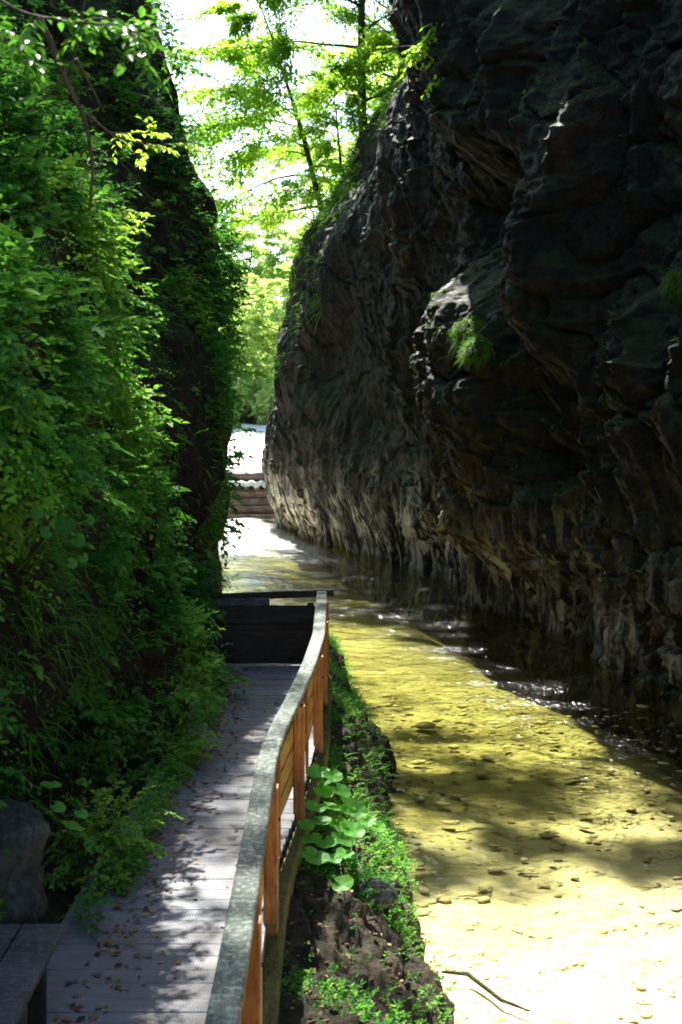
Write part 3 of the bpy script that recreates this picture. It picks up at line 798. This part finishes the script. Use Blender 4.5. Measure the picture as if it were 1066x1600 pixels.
def undergrowth():
    g = np.random.default_rng(31)
    vis = (LP_[:, 1] > 5.2) & (LP_[:, 1] < 27.2) & (LP_[:, 2] > 1.5) & (LP_[:, 2] < 5.6 + .32 * LP_[:, 1])
    def wgt(p):
        m = sst(-.06, .2, fbm(p * np.array([1, .8, .8]), 3, 611)) * sst(-.32, .02, fbm(p * np.array([2, 2.4, 2.4]), 2, 613))
        bare = np.exp(-((p[:, 1] - 10.0) / 2.4) ** 2) * sst(3.4, 2.9, p[:, 2]) * .97
        bare = np.maximum(bare, .95 * sst(20.5, 22.5, p[:, 1]) * sst(6.2, 5.2, p[:, 2]))
        bare = np.maximum(bare, .82 * sst(14.2, 16, p[:, 1]) * sst(3.2, 4.2, p[:, 2]) * sst(-.25, .15, fbm(p * .5 + 3, 2, 612)))
        near = 1 / (.25 + p[:, 1] / 14)
        return np.maximum(m, .02) * (1 - bare) * near
    n = 13000
    p, nn = sample(LP_, LN_, n, g, vis, wgt)
    D = nn * g.uniform(.5, 1.1, (n, 1)) + np.stack([g.normal(0, .3, n), g.normal(0, .55, n) - .25, g.uniform(-.5, .7, n)], 1)
    Ls = g.uniform(.10, .34, n) * (1 + .3 * sst(-.1, .5, fbm(p * .7, 2, 77)))
    tint = .45 + .6 * fbm(p * .8, 3, 620) + .25 * fbm(p * 2.5, 2, 621)
    V, Q, t = sprigs_geo(p + nn * g.uniform(0, .20, (n, 1)) * (1 + 1.1 * sst(0, .4, fbm(p * 1.5, 2, 614)))[:, None], D, Ls, 8, g.choice([.045, .07, .115], n, p=[.33, .42, .25]), g, tint)
    # a fluffy layer of moss and fine hanging grass
    m = 13000
    p2, n2 = sample(LP_, LN_, m, g, vis, lambda p: (sst(0, .3, fbm(p * .55 + 9, 3, 630)) * (p[:, 1] < 16) + .2) * (1.001 - .95 * np.exp(-((p[:, 1] - 10.0) / 2.4) ** 2) * sst(3.3, 2.8, p[:, 2])))
    D2 = n2 * .7 + g.normal(0, .4, (m, 3)) + np.array([0, 0, .15])
    V2, Q2, T2 = blades_geo(p2 + n2 * .03, D2, g.uniform(.08, .26, m), g.uniform(.006, .012, m), g.uniform(.4, 1.1, m), g)
    o = mesh('undergrowth', np.vstack([V, V2]), [np.vstack([Q, Q2 + len(V)]), T2 + len(V)], M_IVY, smooth=True,
             attr={'tint': np.concatenate([t, np.repeat(np.clip(.55 + .3 * fbm(p2, 2, 5) + g.normal(0, .1, m), 0, 1), 7)])})
    tag(o, 'mass of small leafy creepers, herbs and moss covering the left cliff', 'undergrowth', kind='stuff')
undergrowth()

def bank_plants():
    g = np.random.default_rng(41)
    cond = (BT > .05) & (BT < .98) & (BP[:, 1] > 8) & (BP[:, 1] < 26) & (BP[:, 2] > .12)
    n = 4600
    p, nn = sample(BP, BN, n, g, cond, lambda p: (sst(.0, .35, fbm(p * 1.1, 3, 701)) + .04) * (.28 + .72 * sst(10.0, 12.8, p[:, 1])))
    D = nn * .7 + np.array([0, 0, .35]) + g.normal(0, .4, (n, 3))
    V, Q, t = sprigs_geo(p, D, g.uniform(.06, .2, n), 7, g.uniform(.025, .05, n), g, .5 + .3 * fbm(p, 2, 5))
    m = 5000
    p2, n2 = sample(BP, BN, m, g, cond & (BP[:, 1] > 12), lambda p: sst(.0, .4, fbm(p * .9 + 4, 3, 702)) + .03)
    V2, Q2, T2 = blades_geo(p2, n2 * .5 + np.array([.3, 0, .6]) + g.normal(0, .35, (m, 3)), g.uniform(.06, .25, m), g.uniform(.005, .009, m), g.uniform(.3, .9, m), g)
    # plants along the foot of the cliff, beside the walkway
    k = 1500
    y = g.uniform(9.5, 19.3, k); yw = np.interp(y, [9, 10, 12, 14, 16, 19.4], [-1.72, -1.6, -1.55, -1.52, -1.42, -1.62])
    p3 = np.stack([yw - np.abs(g.normal(0, .13, k)), y, 1.5 + g.uniform(0, .35, k) ** 1.5], 1)
    keep = fbm(p3 * 1.3, 3, 720) > -.12; p3 = p3[keep]; k = len(p3)
    V3, Q3, t3 = sprigs_geo(p3, np.stack([g.normal(.45, .4, k), g.normal(-.2, .4, k), g.uniform(.2, 1, k)], 1), g.uniform(.08, .25, k), 8, g.choice([.035, .05], k), g, .6 + .35 * fbm(p3 * 1.2, 2, 6))
    o = mesh('ground_plants', np.vstack([V, V2, V3]), [np.vstack([Q, Q2 + len(V), Q3 + len(V) + len(V2)]), T2 + len(V)], M_IVY, smooth=True,
             attr={'tint': np.concatenate([t, np.repeat(g.uniform(.3, .8, m), 7), t3])})
    tag(o, 'small herbs, moss and grass carpeting the bank and the walkway edge', 'ground plants', kind='stuff')
bank_plants()

def litter():
    g = np.random.default_rng(43); n = 900
    y = 19.2 - 12.5 * g.uniform(0, 1, n) ** 1.35; edge = g.uniform(0, 1, n) < .88
    xl = np.interp(y, [6, 10, 12, 14, 16, 19.4], [-1.7, -1.62, -1.56, -1.5, -1.4, -1.6])
    x = np.where(edge, xl + np.abs(g.normal(0, .11, n)) + .35 * g.uniform(0, 1, n) ** 3, g.uniform(xl, -.5, n))
    P = np.stack([x, y, np.full(n, 1.503)], 1)
    m = 420; yb = g.uniform(8, 15, m); i = g.choice(np.flatnonzero((BT > .1) & (BT < .9) & (BP[:, 1] < 15) & (BP[:, 1] > 8)), m)
    P = np.vstack([P, BP[i] + np.array([0, 0, .02])]); n += m
    a = g.uniform(0, 6.28, n); T = np.stack([np.cos(a), np.sin(a), g.normal(0, .15, n)], 1)
    L = g.uniform(.03, .075, n)
    V, Q = leaves_geo(P, np.array([0, 0, 1.0]) + g.normal(0, .25, (n, 3)), T, L, L * .6, .1, -.15)
    V[:, 2] = np.maximum(V[:, 2], np.where(np.repeat(np.arange(n) < 900, 6), 1.501, -1))
    o = mesh('fallen_leaves', V, [Q], M_LITTER, smooth=True, attr={'tint': np.repeat(g.uniform(0, 1, n), 6)})
    tag(o, 'brown fallen leaves strewn on the walkway and the bank', 'leaf litter', kind='stuff')
litter()

def pebbles():
    g = np.random.default_rng(44)
    # one small rounded stone, many times
    V0 = []; Q0 = []; nth, nph = 5, 8
    for i in range(nth + 1):
        th = math.pi * i / nth
        for j in range(nph): V0.append((math.sin(th) * math.cos(j * 2 * math.pi / nph), math.sin(th) * math.sin(j * 2 * math.pi / nph), math.cos(th)))
    V0 = np.array(V0); Q0 = []
    for i in range(nth):
        for j in range(nph): Q0.append([i * nph + j, (i + 1) * nph + j, (i + 1) * nph + (j + 1) % nph, i * nph + (j + 1) % nph])
    Q0 = np.array(Q0)
    n = 1500; y = 9 + 18 * g.uniform(0, 1, n) ** 1.5; xe = np.interp(y, BANK_Y, BANK_X); x = xe - .1 + g.uniform(0, 1, n) ** 1.4 * (6.5 - xe)
    sz = np.exp(g.normal(-3.45, .5, n)); a = g.uniform(0, 6.28, n)
    sc = np.stack([sz * g.uniform(1, 1.7, n), sz, sz * g.uniform(.18, .36, n)], 1)
    V = V0[None] * sc[:, None, :] * (1 + g.normal(0, .10, (n, len(V0), 1)))
    c, s_ = np.cos(a)[:, None], np.sin(a)[:, None]
    V = np.stack([V[..., 0] * c - V[..., 1] * s_, V[..., 0] * s_ + V[..., 1] * c, V[..., 2]], -1)
    zb = -.20 - .18 * np.clip((x - xe) / 6, 0, 1) - .02
    V = V + np.stack([x, y, zb + sc[:, 2] * .0], 1)[:, None, :]
    Q = (Q0[None] + (np.arange(n) * len(V0))[:, None, None]).reshape(-1, 4)
    o = mesh('pebbles', V.reshape(-1, 3), [Q], M_PEB, smooth=True, attr={'tint': np.repeat(g.uniform(0, 1, n), len(V0))})
    tag(o, 'ochre pebbles and cobbles on the clear riverbed', 'pebbles', kind='stuff')
pebbles()

def cliff_grass():
    g = np.random.default_rng(45)
    PX = 533 + F * RP[:, 0] / np.maximum(RP[:, 1], 1); PY = 640 - F * (RP[:, 2] - 5) / np.maximum(RP[:, 1], 1)
    rim = (RP[:, 1] > 44) & (RP[:, 1] < 63) & (RP[:, 2] > 6) & (RP[:, 2] < 25)
    edge = np.interp(RP[:, 2], [5, 11, 12.5, 14, 16, 17.6, 20, 22, 27], [-2.7, -2.0, -1.4, -.1, .6, 1.7, 3, 4, 7])
    rim &= (np.abs(RP[:, 0] - edge) < 1.6) & ((RN[:, 2] > .12) | (RP[:, 2] < 12))
    n = 9000
    p, nn = sample(RP, RN, n, g, rim, lambda p: sst(-.1, .3, fbm(p * .7, 3, 730)) * (sst(11, 14, p[:, 2]) + .12) + .01)
    led = (RP[:, 1] > 16) & (RP[:, 1] < 46) & (RN[:, 2] > .45) & (RP[:, 2] > 2) & (RP[:, 2] < 18)
    p4, n4 = sample(RP, RN, 2600, g, led, lambda p: sst(.12, .4, fbm(p * 1.0, 3, 733)) + .002)
    p = np.vstack([p, p4]); nn = np.vstack([nn, n4]); n = len(p)
    V, Q, T = blades_geo(p, nn * .6 + np.array([-.2, 0, .35]) + g.normal(0, .35, (n, 3)), np.where(np.arange(n) < 9000, g.uniform(.2, .75, n), g.uniform(.08, .25, n)), np.where(np.arange(n) < 9000, g.uniform(.02, .04, n), .012), g.uniform(.4, 1.2, n), g)
    o = mesh('cliff_grass', V, [Q, T], M_GRASS, smooth=True, attr={'tint': np.repeat(np.clip(.5 + g.normal(0, .22, n), 0, 1), 7)})
    tag(o, 'bright moss and grass growing along the rim of the right cliff', 'grass', kind='stuff')
cliff_grass()

def nearest_on_right(px, py):
    m = (RP[:, 1] > 15) & (RP[:, 1] < 60)
    idx = np.flatnonzero(m); q = RP[idx]
    d = (533 + F * q[:, 0] / q[:, 1] - px) ** 2 + (640 - F * (q[:, 2] - 5) / q[:, 1] - py) ** 2
    c = idx[np.argsort(d)[:60]]
    return c[np.argmin(RP[c, 1])]      # the one in front

def tuft(px, py, rad, n, L, label, seed):
    g = np.random.default_rng(seed); i = nearest_on_right(px, py); c = RP[i]
    d = np.linalg.norm(RP - c, axis=1); idx = np.flatnonzero(d < rad); k = g.choice(idx, n)
    t = thing('grass_tuft', c, label, 'grass tuft')
    P = RP[k] + g.normal(0, .03, (n, 3)); D = RN[k] * .7 + np.array([-.25, -.1, .55]) + g.normal(0, .3, (n, 3))
    V, Q, T = blades_geo(P, D, g.uniform(.5, 1.2, n) * L, .016 * L / .4, g.uniform(.4, 1.4, n), g)
    mesh('blades', V, [Q, T], M_GRASS, t, True, {'tint': np.repeat(np.clip(.55 + g.normal(0, .2, n), 0, 1), 7)})
    m2 = MB(); m2.tube([c - RN[i] * .2, c + RN[i] * .10], [rad * .6, rad * .35], 9, g, .12); m2.build('root_clump', M_BANK, t, True)
tuft(732, 505, .34, 1500, .34, 'sunlit green grass tuft on the ledge midway up the right cliff', 51)
tuft(745, 540, .30, 1100, .32, 'grass tuft just below the sunlit tuft on the right cliff', 52)
tuft(1052, 452, .28, 800, .30, 'dull green grass tuft hanging at the right edge of the photo', 53)

# ------------------------------------------------------------------ single plants and stones
def broad_leaf(mb, T, tints, c, nrm_, tip, r, g, tv):
    """kidney-shaped leaf with a notch at the stalk and a wavy cupped rim"""
    nrm_ = nrm(nrm_); tip = nrm(tip - nrm_ * np.dot(tip, nrm_)); sd_ = np.cross(tip, nrm_)
    k = 22; V = [c]; 
    for rr in (.55, 1.0):
        for j in range(k):
            a = (j + .5) / k * 2 * math.pi - math.pi
            ra = r * rr * (1 - .72 * math.exp(-((abs(a) - math.pi) / .30) ** 2)) * (1 + .05 * math.sin(a * 9 + tv * 9) * rr)
            V.append(c + tip * ra * math.cos(a) + sd_ * ra * math.sin(a) + nrm_ * (r * .16 * rr * rr + r * .05 * math.sin(a * 5 + tv * 20) * rr - .10 * r * rr * math.cos(a)))
    Tq = [[0, 1 + j, 1 + (j + 1) % k] for j in range(k)]; Qq = [[1 + j, 1 + k + j, 1 + k + (j + 1) % k, 1 + (j + 1) % k] for j in range(k)]
    mb.add(V, Qq, Tq); tints += [tv] * len(V)

def broad_plant(name, label, base, spots, seed, mat=M_BUTTER):
    g = np.random.default_rng(seed); t = thing(name, base, label, 'plant')
    st = MB(); leafs = []
    for (p, r) in spots:
        b0 = np.array(base) + g.normal(0, .06, 3) * np.array([1, 1, 0])
        mid = (b0 + p) / 2 + np.array([g.normal(0, .03), g.normal(0, .03), .08])
        st.tube([b0, mid, p], [.008, .006, .004], 5)
        lb = MB(); tt = []
        broad_leaf(lb, t, tt, np.array(p), np.array([g.normal(.1, .22), g.normal(-.25, .22), 1]) + np.array([.5, -1.0, -.5]) * (mat is M_IVY), np.array([g.normal(.5, .6), -1 + g.normal(0, .5), -.1]), r * (.75 if mat is M_IVY else 1), g, g.uniform(.0, .35) if mat is M_IVY else g.uniform(.2, .9))
        lb.build('leaf', mat, t, True, attr={'tint': tt})
    st.build('stalks', M_GRASS, t, True, attr={'tint': [.6] * st.n})

g = np.random.default_rng(61)
sp = []
for px, py, r in [(497, 1207, .15), (520, 1213, .13), (505, 1237, .14), (532, 1236, .14), (492, 1262, .13), (515, 1262, .15), (545, 1262, .16), (560, 1268, .11), (500, 1285, .15), (528, 1288, .14), (551, 1298, .15), (575, 1285, .11), (486, 1312, .14), (510, 1318, .13), (536, 1312, .16), (540, 1335, .12), (497, 1343, .14), (521, 1342, .10), (536, 1382, .13), (507, 1225, .10), (478, 1290, .11), (592, 1292, .09), (484, 1335, .11)]:
    Yd = 12.75 - (py - 1200) * .009 + g.normal(0, .12)
    sp.append((at(px, py, Yd), r * .7))
broad_plant('butterbur_plant', 'bright butterbur clump with big round leaves between the railing and the river', (.0, 13.1, 1.05), sp, 62)
sp = [(at(258, 1205, 11.6), .05)] + [(at(px, py, 9.9 + g.normal(0, .1)), r) for px, py, r in [(112, 1292, .085), (80, 1228, .075), (90, 1262, .06), (127, 1272, .05)]]
broad_plant('butterbur_plant', 'few round bluish leaves on stalks beside the grey boulder', (-2.0, 10.0, 1.9), sp[1:], 63)
sp = [(at(px, py, 8.6 + g.normal(0, .15)), r) for px, py, r in [(100, 822, .075), (122, 845, .06), (72, 832, .05), (88, 868, .06), (140, 812, .045), (58, 802, .055), (112, 880, .05), (130, 872, .045)]]
broad_plant('butterbur_plant', 'broad bluish leaves standing out of the left cliff undergrowth', (-1.95, 8.9, 4.0), sp, 64, M_IVY)

def shrub(name, label, base, n, spread, leaf, seed, nl=9, tint=.6, mat=M_IVY, dirv=(0.3, -.2, .6)):
    g = np.random.default_rng(seed); t = thing(name, base, label, 'plant'); b = np.array(base, float); st = MB(); PP, DD = [], []
    for k in range(n):
        d = nrm(np.array(dirv) + g.normal(0, .55, 3)); L = spread * g.uniform(.5, 1.1); c = curve(b + g.normal(0, spread * .12, 3), d, L, 4, g, .12, -.4)
        st.tube(c, np.linspace(.006, .002, 5), 4)
        for u in (1, 2, 3, 4): PP.append(c[u]); DD.append(nrm(c[u] - c[u - 1]) + g.normal(0, .4, 3))
    PP, DD = np.array(PP), np.array(DD); m = len(PP)
    V, Q, tt = sprigs_geo(PP, DD, g.uniform(.6, 1.2, m) * leaf * 3, nl, np.full(m, leaf), g, np.full(m, tint) + g.normal(0, .12, m))
    mesh('foliage', V, [Q], mat, t, True, {'tint': tt}); st.build('stems', M_TWIG, t, True)
    return t
shrub('leafy_shrub', 'bright leafy shrub hanging over the near left walkway edge', (-1.85, 10.6, 1.75), 42, .48, .055, 71, tint=.78)
shrub('leafy_shrub', 'pale leafy shrub beside the sunlit patch of the walkway', (-1.62, 13.9, 1.55), 30, .42, .055, 72, tint=.9)
shrub('leafy_shrub', 'small shrub at the cliff foot near the far barrier', (-1.6, 17.2, 1.6), 24, .5, .05, 73, tint=.7)

def branch(name, label, pts, r, sprays, leaf, seed, spread=.25, mat=M_BEECH, tint=.7, nl=8, per=5):
    g = np.random.default_rng(seed); pts = np.array(pts, float)
    t = thing(name, pts[0], label, 'branch'); s_ = np.linspace(0, 1, len(pts)); u = np.linspace(0, 1, len(pts) * 4)
    c = np.stack([np.interp(u, s_, pts[:, k]) for k in range(3)], 1); c[1:-1] = (c[:-2] + c[1:-1] + c[2:]) / 3
    st = MB(); st.tube(c, np.linspace(r, r * .3, len(c)), 6); PP, DD = [], []
    for k in range(sprays):
        f = g.uniform(.3, 1); i = int(f * (len(c) - 2)); d = nrm(nrm(c[i + 1] - c[i]) + g.normal(0, .7, 3) * np.array([1, 1, .4])); b = curve(c[i], d, spread * g.uniform(.5, 1.2), 4, g, .15, -.15)
        st.tube(b, np.linspace(r * .3, r * .12, 5), 4)
        for q in range(per): j = g.integers(1, 5); PP.append(b[j]); DD.append(nrm(b[j] - b[j - 1]) + g.normal(0, .5, 3) * np.array([1, 1, .4]))
    st.build('stem', M_TWIG, t, True)
    if PP:
        PP, DD = np.array(PP), np.array(DD); m = len(PP)
        V, Q, tt = sprigs_geo(PP, DD, g.uniform(.7, 1.2, m) * leaf * 2.6, nl, np.full(m, leaf), g, np.full(m, tint), 1.2, .2, .6)
        mesh('foliage', V, [Q], mat, t, True, {'tint': tt})
    return t
branch('leafy_branch', 'near branch of big pale leaves across the top left corner', [at(-60, -40, 6.6), at(30, 20, 6.5), at(110, 35, 6.4), at(190, 40, 6.3), at(235, 62, 6.2)], .010, 13, .07, 81, .22, M_NEAR, tint=.6, nl=5, per=3)
branch('leafy_branch', 'spray of leaves at the left edge below the top corner', [at(-60, 20, 6.8), at(-20, 50, 6.7), at(30, 75, 6.6)], .008, 8, .065, 82, .18, M_NEAR, tint=.5, nl=5, per=3)
branch('leafy_branch', 'sunlit pale branch jutting from the cliff at upper left', [at(120, 165, 14.8), at(180, 215, 15), at(240, 228, 15.1), at(300, 222, 15.2)], .014, 10, .085, 83, .38, tint=.95, nl=6, per=3)
branch('leafy_branch', 'lower sunlit branch under the pale branch at upper left', [at(120, 330, 13.2), at(165, 335, 13.4), at(215, 345, 13.6)], .010, 6, .075, 84, .28, tint=.9, nl=6, per=3)
branch('leafy_branch', 'bright leafy bough hanging over the top edge of the right cliff', [at(800, -110, 33), at(745, -60, 33), at(705, 0, 33.2), at(680, 55, 33.3), at(660, 75, 33.4)], .03, 22, .16, 95, 1.0, tint=.5, nl=7, per=5)
branch('leafy_branch', 'small branch with leaves above the dark hollow of the left cliff', [at(190, 95, 17.5), at(240, 80, 17.7), at(300, 110, 18)], .012, 8, .09, 85, .5, M_NEAR, tint=.65, nl=6, per=4)
branch('hanging_stem', 'thin brown stem arching down across the upper left foliage', [at(138, -30, 7.2), at(122, 60, 7.2), at(116, 92, 7.2), at(85, 140, 7.2), at(40, 178, 7.3), at(-20, 215, 7.4)], .007, 0, .05, 86)
branch('hanging_stem', 'dark leaning stem running down the shaded left cliff', [at(62, 30, 9.5), at(85, 80, 9.5), at(110, 140, 9.6), at(135, 190, 9.7), at(146, 260, 9.8), at(140, 330, 10)], .028, 0, .05, 87, mat=M_BARK)
branch('hanging_stem', 'black bare stem slanting beside the dark leaning stem', [at(119, 92, 9.2), at(140, 130, 9.3), at(163, 176, 9.4)], .014, 0, .05, 88)
branch('hanging_stem', 'thin grey twig drooping below the sunlit pale branch', [at(182, 247, 13), at(205, 270, 13), at(222, 298, 13.1), at(250, 320, 13.2)], .006, 0, .05, 89)

def boulder(name, label, c, rad, seed, mat=M_BOULDER, sq=(1, 1, .8)):
    g = np.random.default_rng(seed); n, m = 48, 32
    th = np.linspace(0, math.pi, m); ph = np.linspace(0, 2 * math.pi, n)
    T, Pp = np.repeat(th, n), np.tile(ph, m); d = np.stack([np.sin(T) * np.cos(Pp), np.sin(T) * np.sin(Pp), np.cos(T)], 1)
    r = rad * (1 + .28 * fbm(d * 1.4 + seed, 3, seed) + .10 * ridged(d * 3 + seed, 3, seed))
    V = d * r[:, None] * np.array(sq) + np.array(c)
    o = mesh(name, V, [grid_faces(m, n)], mat, smooth=True); tag(o, label, 'rock'); return o
boulder('boulder', 'grey mossy boulder leaning at the left edge behind the bench', (-2.42, 9.1, 2.05), .52, 91, sq=(1.0, .9, .85))
boulder('boulder', 'wet brown boulder at the foot of the bank by the river', (.48, 11.3, .22), .45, 93, M_BANK, (.75, 1.1, .8))
boulder('boulder', 'pale broken stone lying on the bank in the sun', (.30, 11.9, .95), .17, 94, M_BOULDER, (1, .8, .6))

def stick():
    t = MB(); t.tube([at(690, 1500, 12.9) * np.array([1, 1, 0]) + np.array([0, 0, -.10]), (1.15, 12.9, -.12), (1.4, 12.4, -.15), (1.62, 12.2, -.16)], [.012, .022, .018, .008], 7)
    o = t.build('driftwood', M_BARK, None, True); tag(o, 'dark stick lying in the shallows at the foot of the bank', 'driftwood')
stick()

# ------------------------------------------------------------------ trees
k1 = dict(seed=1001, H=15, Rc=5.2, nlimb=24, nsub=10, nleaf=105, leaf=.17, lean=(-.12, -.02), start=.12, side=(-.5, -.1))
A = make_tree('leafy_tree', 'slender leafy tree on the right cliff rim beside the mossy ledge', 'tree', (1.0, 59.5, 16.2), 'trees along the right cliff rim', **k1)
pa = list(A.children)
k2 = dict(seed=1002, H=11, Rc=5.0, nlimb=24, nsub=10, nleaf=100, leaf=.17, lean=(-.35, -.05), start=.08, side=(-.9, -.2), grav=-.7)
B = make_tree('leafy_tree', 'leaning tree with arching bare boughs over the gap', 'tree', (-.4, 60.5, 12.6), 'trees along the right cliff rim', **k2)
pb = list(B.children)
k3 = dict(seed=1003, H=20, Rc=7.0, nlimb=28, nsub=11, nleaf=48, leaf=.34, start=.18)
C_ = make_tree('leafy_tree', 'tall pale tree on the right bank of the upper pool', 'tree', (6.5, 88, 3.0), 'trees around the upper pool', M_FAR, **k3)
pc = list(C_.children)
def cp(src, label, loc, sc, rz, group):
    make_tree('leafy_tree', label, 'tree', loc, group, sc=sc, rz=rz, parts=src)
rim = 'trees along the right cliff rim'; pool = 'trees around the upper pool'; far = 'trees on the far shore'
cp(pb, 'low drooping tree spreading from the cliff edge into the gap', (.2, 61, 14.5), .5, .5, rim)
cp(pa, 'thin tree behind the slender one on the cliff rim', (2.6, 63, 17.5), .95, 1.1, rim)
cp(pa, 'tree behind the mossy rock at the top of the right cliff', (3.4, 61, 20.0), .8, 2.4, rim)
cp(pc, 'leafy tree behind the right cliff filling the middle of the gap', (4.4, 73, 1.6), 1.25, 2.0, pool)
cp(pc, 'tree on the left bank just beyond the dark left cliff', (-13.4, 78, 3.0), 1.15, .7, pool)
cp(pc, 'bluish tree rising behind the left cliff edge', (-13, 92, 2.0), .7, 2.9, pool)
cp(pc, 'tall tree at the back of the right bank', (4.5, 100, 4), 1.15, 4.0, pool)
for i, (x, y, s_, r_) in enumerate([(-16.5, 166, .95, .3), (-11.5, 170, .8, 1.9), (-7.5, 165, .9, 3.1), (-3.0, 169, 1.0, 4.4), (2.5, 166, 1.05, 5.2), (-22, 172, 1.2, 2.2), (-13, 184, 1.1, 3.6), (-6, 188, 1.1, .9), (1, 186, 1.1, 1.4)]):
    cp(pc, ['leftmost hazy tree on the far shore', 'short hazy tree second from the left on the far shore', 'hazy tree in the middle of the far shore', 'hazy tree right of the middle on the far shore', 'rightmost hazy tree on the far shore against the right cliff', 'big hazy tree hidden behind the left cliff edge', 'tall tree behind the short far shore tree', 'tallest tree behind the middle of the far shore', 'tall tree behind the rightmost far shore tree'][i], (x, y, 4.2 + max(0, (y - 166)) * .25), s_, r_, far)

# overhead trees leaning out from the top of the left cliff: they make the dapples
k4 = dict(seed=1004, H=13, Rc=6.0, nlimb=22, nsub=8, nleaf=46, leaf=.2, lean=(.30, -.1), start=.2, side=(.9, 0))
D_ = make_tree('leafy_tree', 'tree on the left cliff top leaning out over the walkway', 'tree', (-9.9, 29.0, 18.6), None, **k4); pd = list(D_.children)
make_tree('leafy_tree', 'second tree on the left cliff top further up the gorge, leaning over the river', 'tree', (-12.6, 43.5, 18.4), None, seed=1007, H=17, Rc=6.2, nlimb=24, nsub=8, nleaf=52, leaf=.22, lean=(.95, -.1), start=.25, side=(.7, 0))
cp(pd, 'first unseen shade tree on the right cliff top leaning over the river', (5.6, 48, 27.4), 1.05, 3.0, None)  # unseen trees added on the right cliff top to shade wall and river
cp(pd, 'second unseen shade tree on the right cliff top behind the first', (7.6, 54, 27.4), 1.1, 2.6, None)
cp(pd, 'third unseen shade tree on the right cliff top nearest the walkway', (9.8, 38, 27.4), .75, 3.3, None)

def forest():
    g = np.random.default_rng(90)
    n = 420; x = g.uniform(-150, 110, n); y = 178 + 260 * g.uniform(0, 1, n) ** 1.2
    keep = np.abs(x / y) < .26; x, y = x[keep], y[keep]
    x = np.concatenate([x, g.uniform(-24, 6, 60)]); y = np.concatenate([y, g.uniform(161, 168, 60)]); n = len(x)
    z = 4 + sst(165, 420, y) * 14 + 30 * sst(0, 45, -11 - x) + 32 * sst(0, 40, x - 2 - .04 * (y - 66))
    m = 150; h = g.uniform(7, 15, n); rr = g.uniform(3, 5.5, n); h[-60:] *= .28; rr[-60:] *= .4
    d = nrm(g.normal(size=(n, m, 3))) * g.uniform(.55, 1.05, (n, m, 1))
    P = np.stack([x, y, z + h * .6], 1)[:, None, :] + d * np.stack([rr, rr, h * .6], 1)[:, None, :]
    P = P.reshape(-1, 3); k = len(P)
    V, Q = leaves_geo(P, np.array([0, -.4, 1.0]) + g.normal(0, .5, (k, 3)), g.normal(size=(k, 3)), g.uniform(.9, 1.9, k), g.uniform(.7, 1.2, k))
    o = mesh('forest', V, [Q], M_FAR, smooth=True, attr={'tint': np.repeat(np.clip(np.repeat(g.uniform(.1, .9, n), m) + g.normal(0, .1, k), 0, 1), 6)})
    tag(o, 'hazy forest covering the hillside beyond the far shore', 'forest', kind='stuff')
forest()
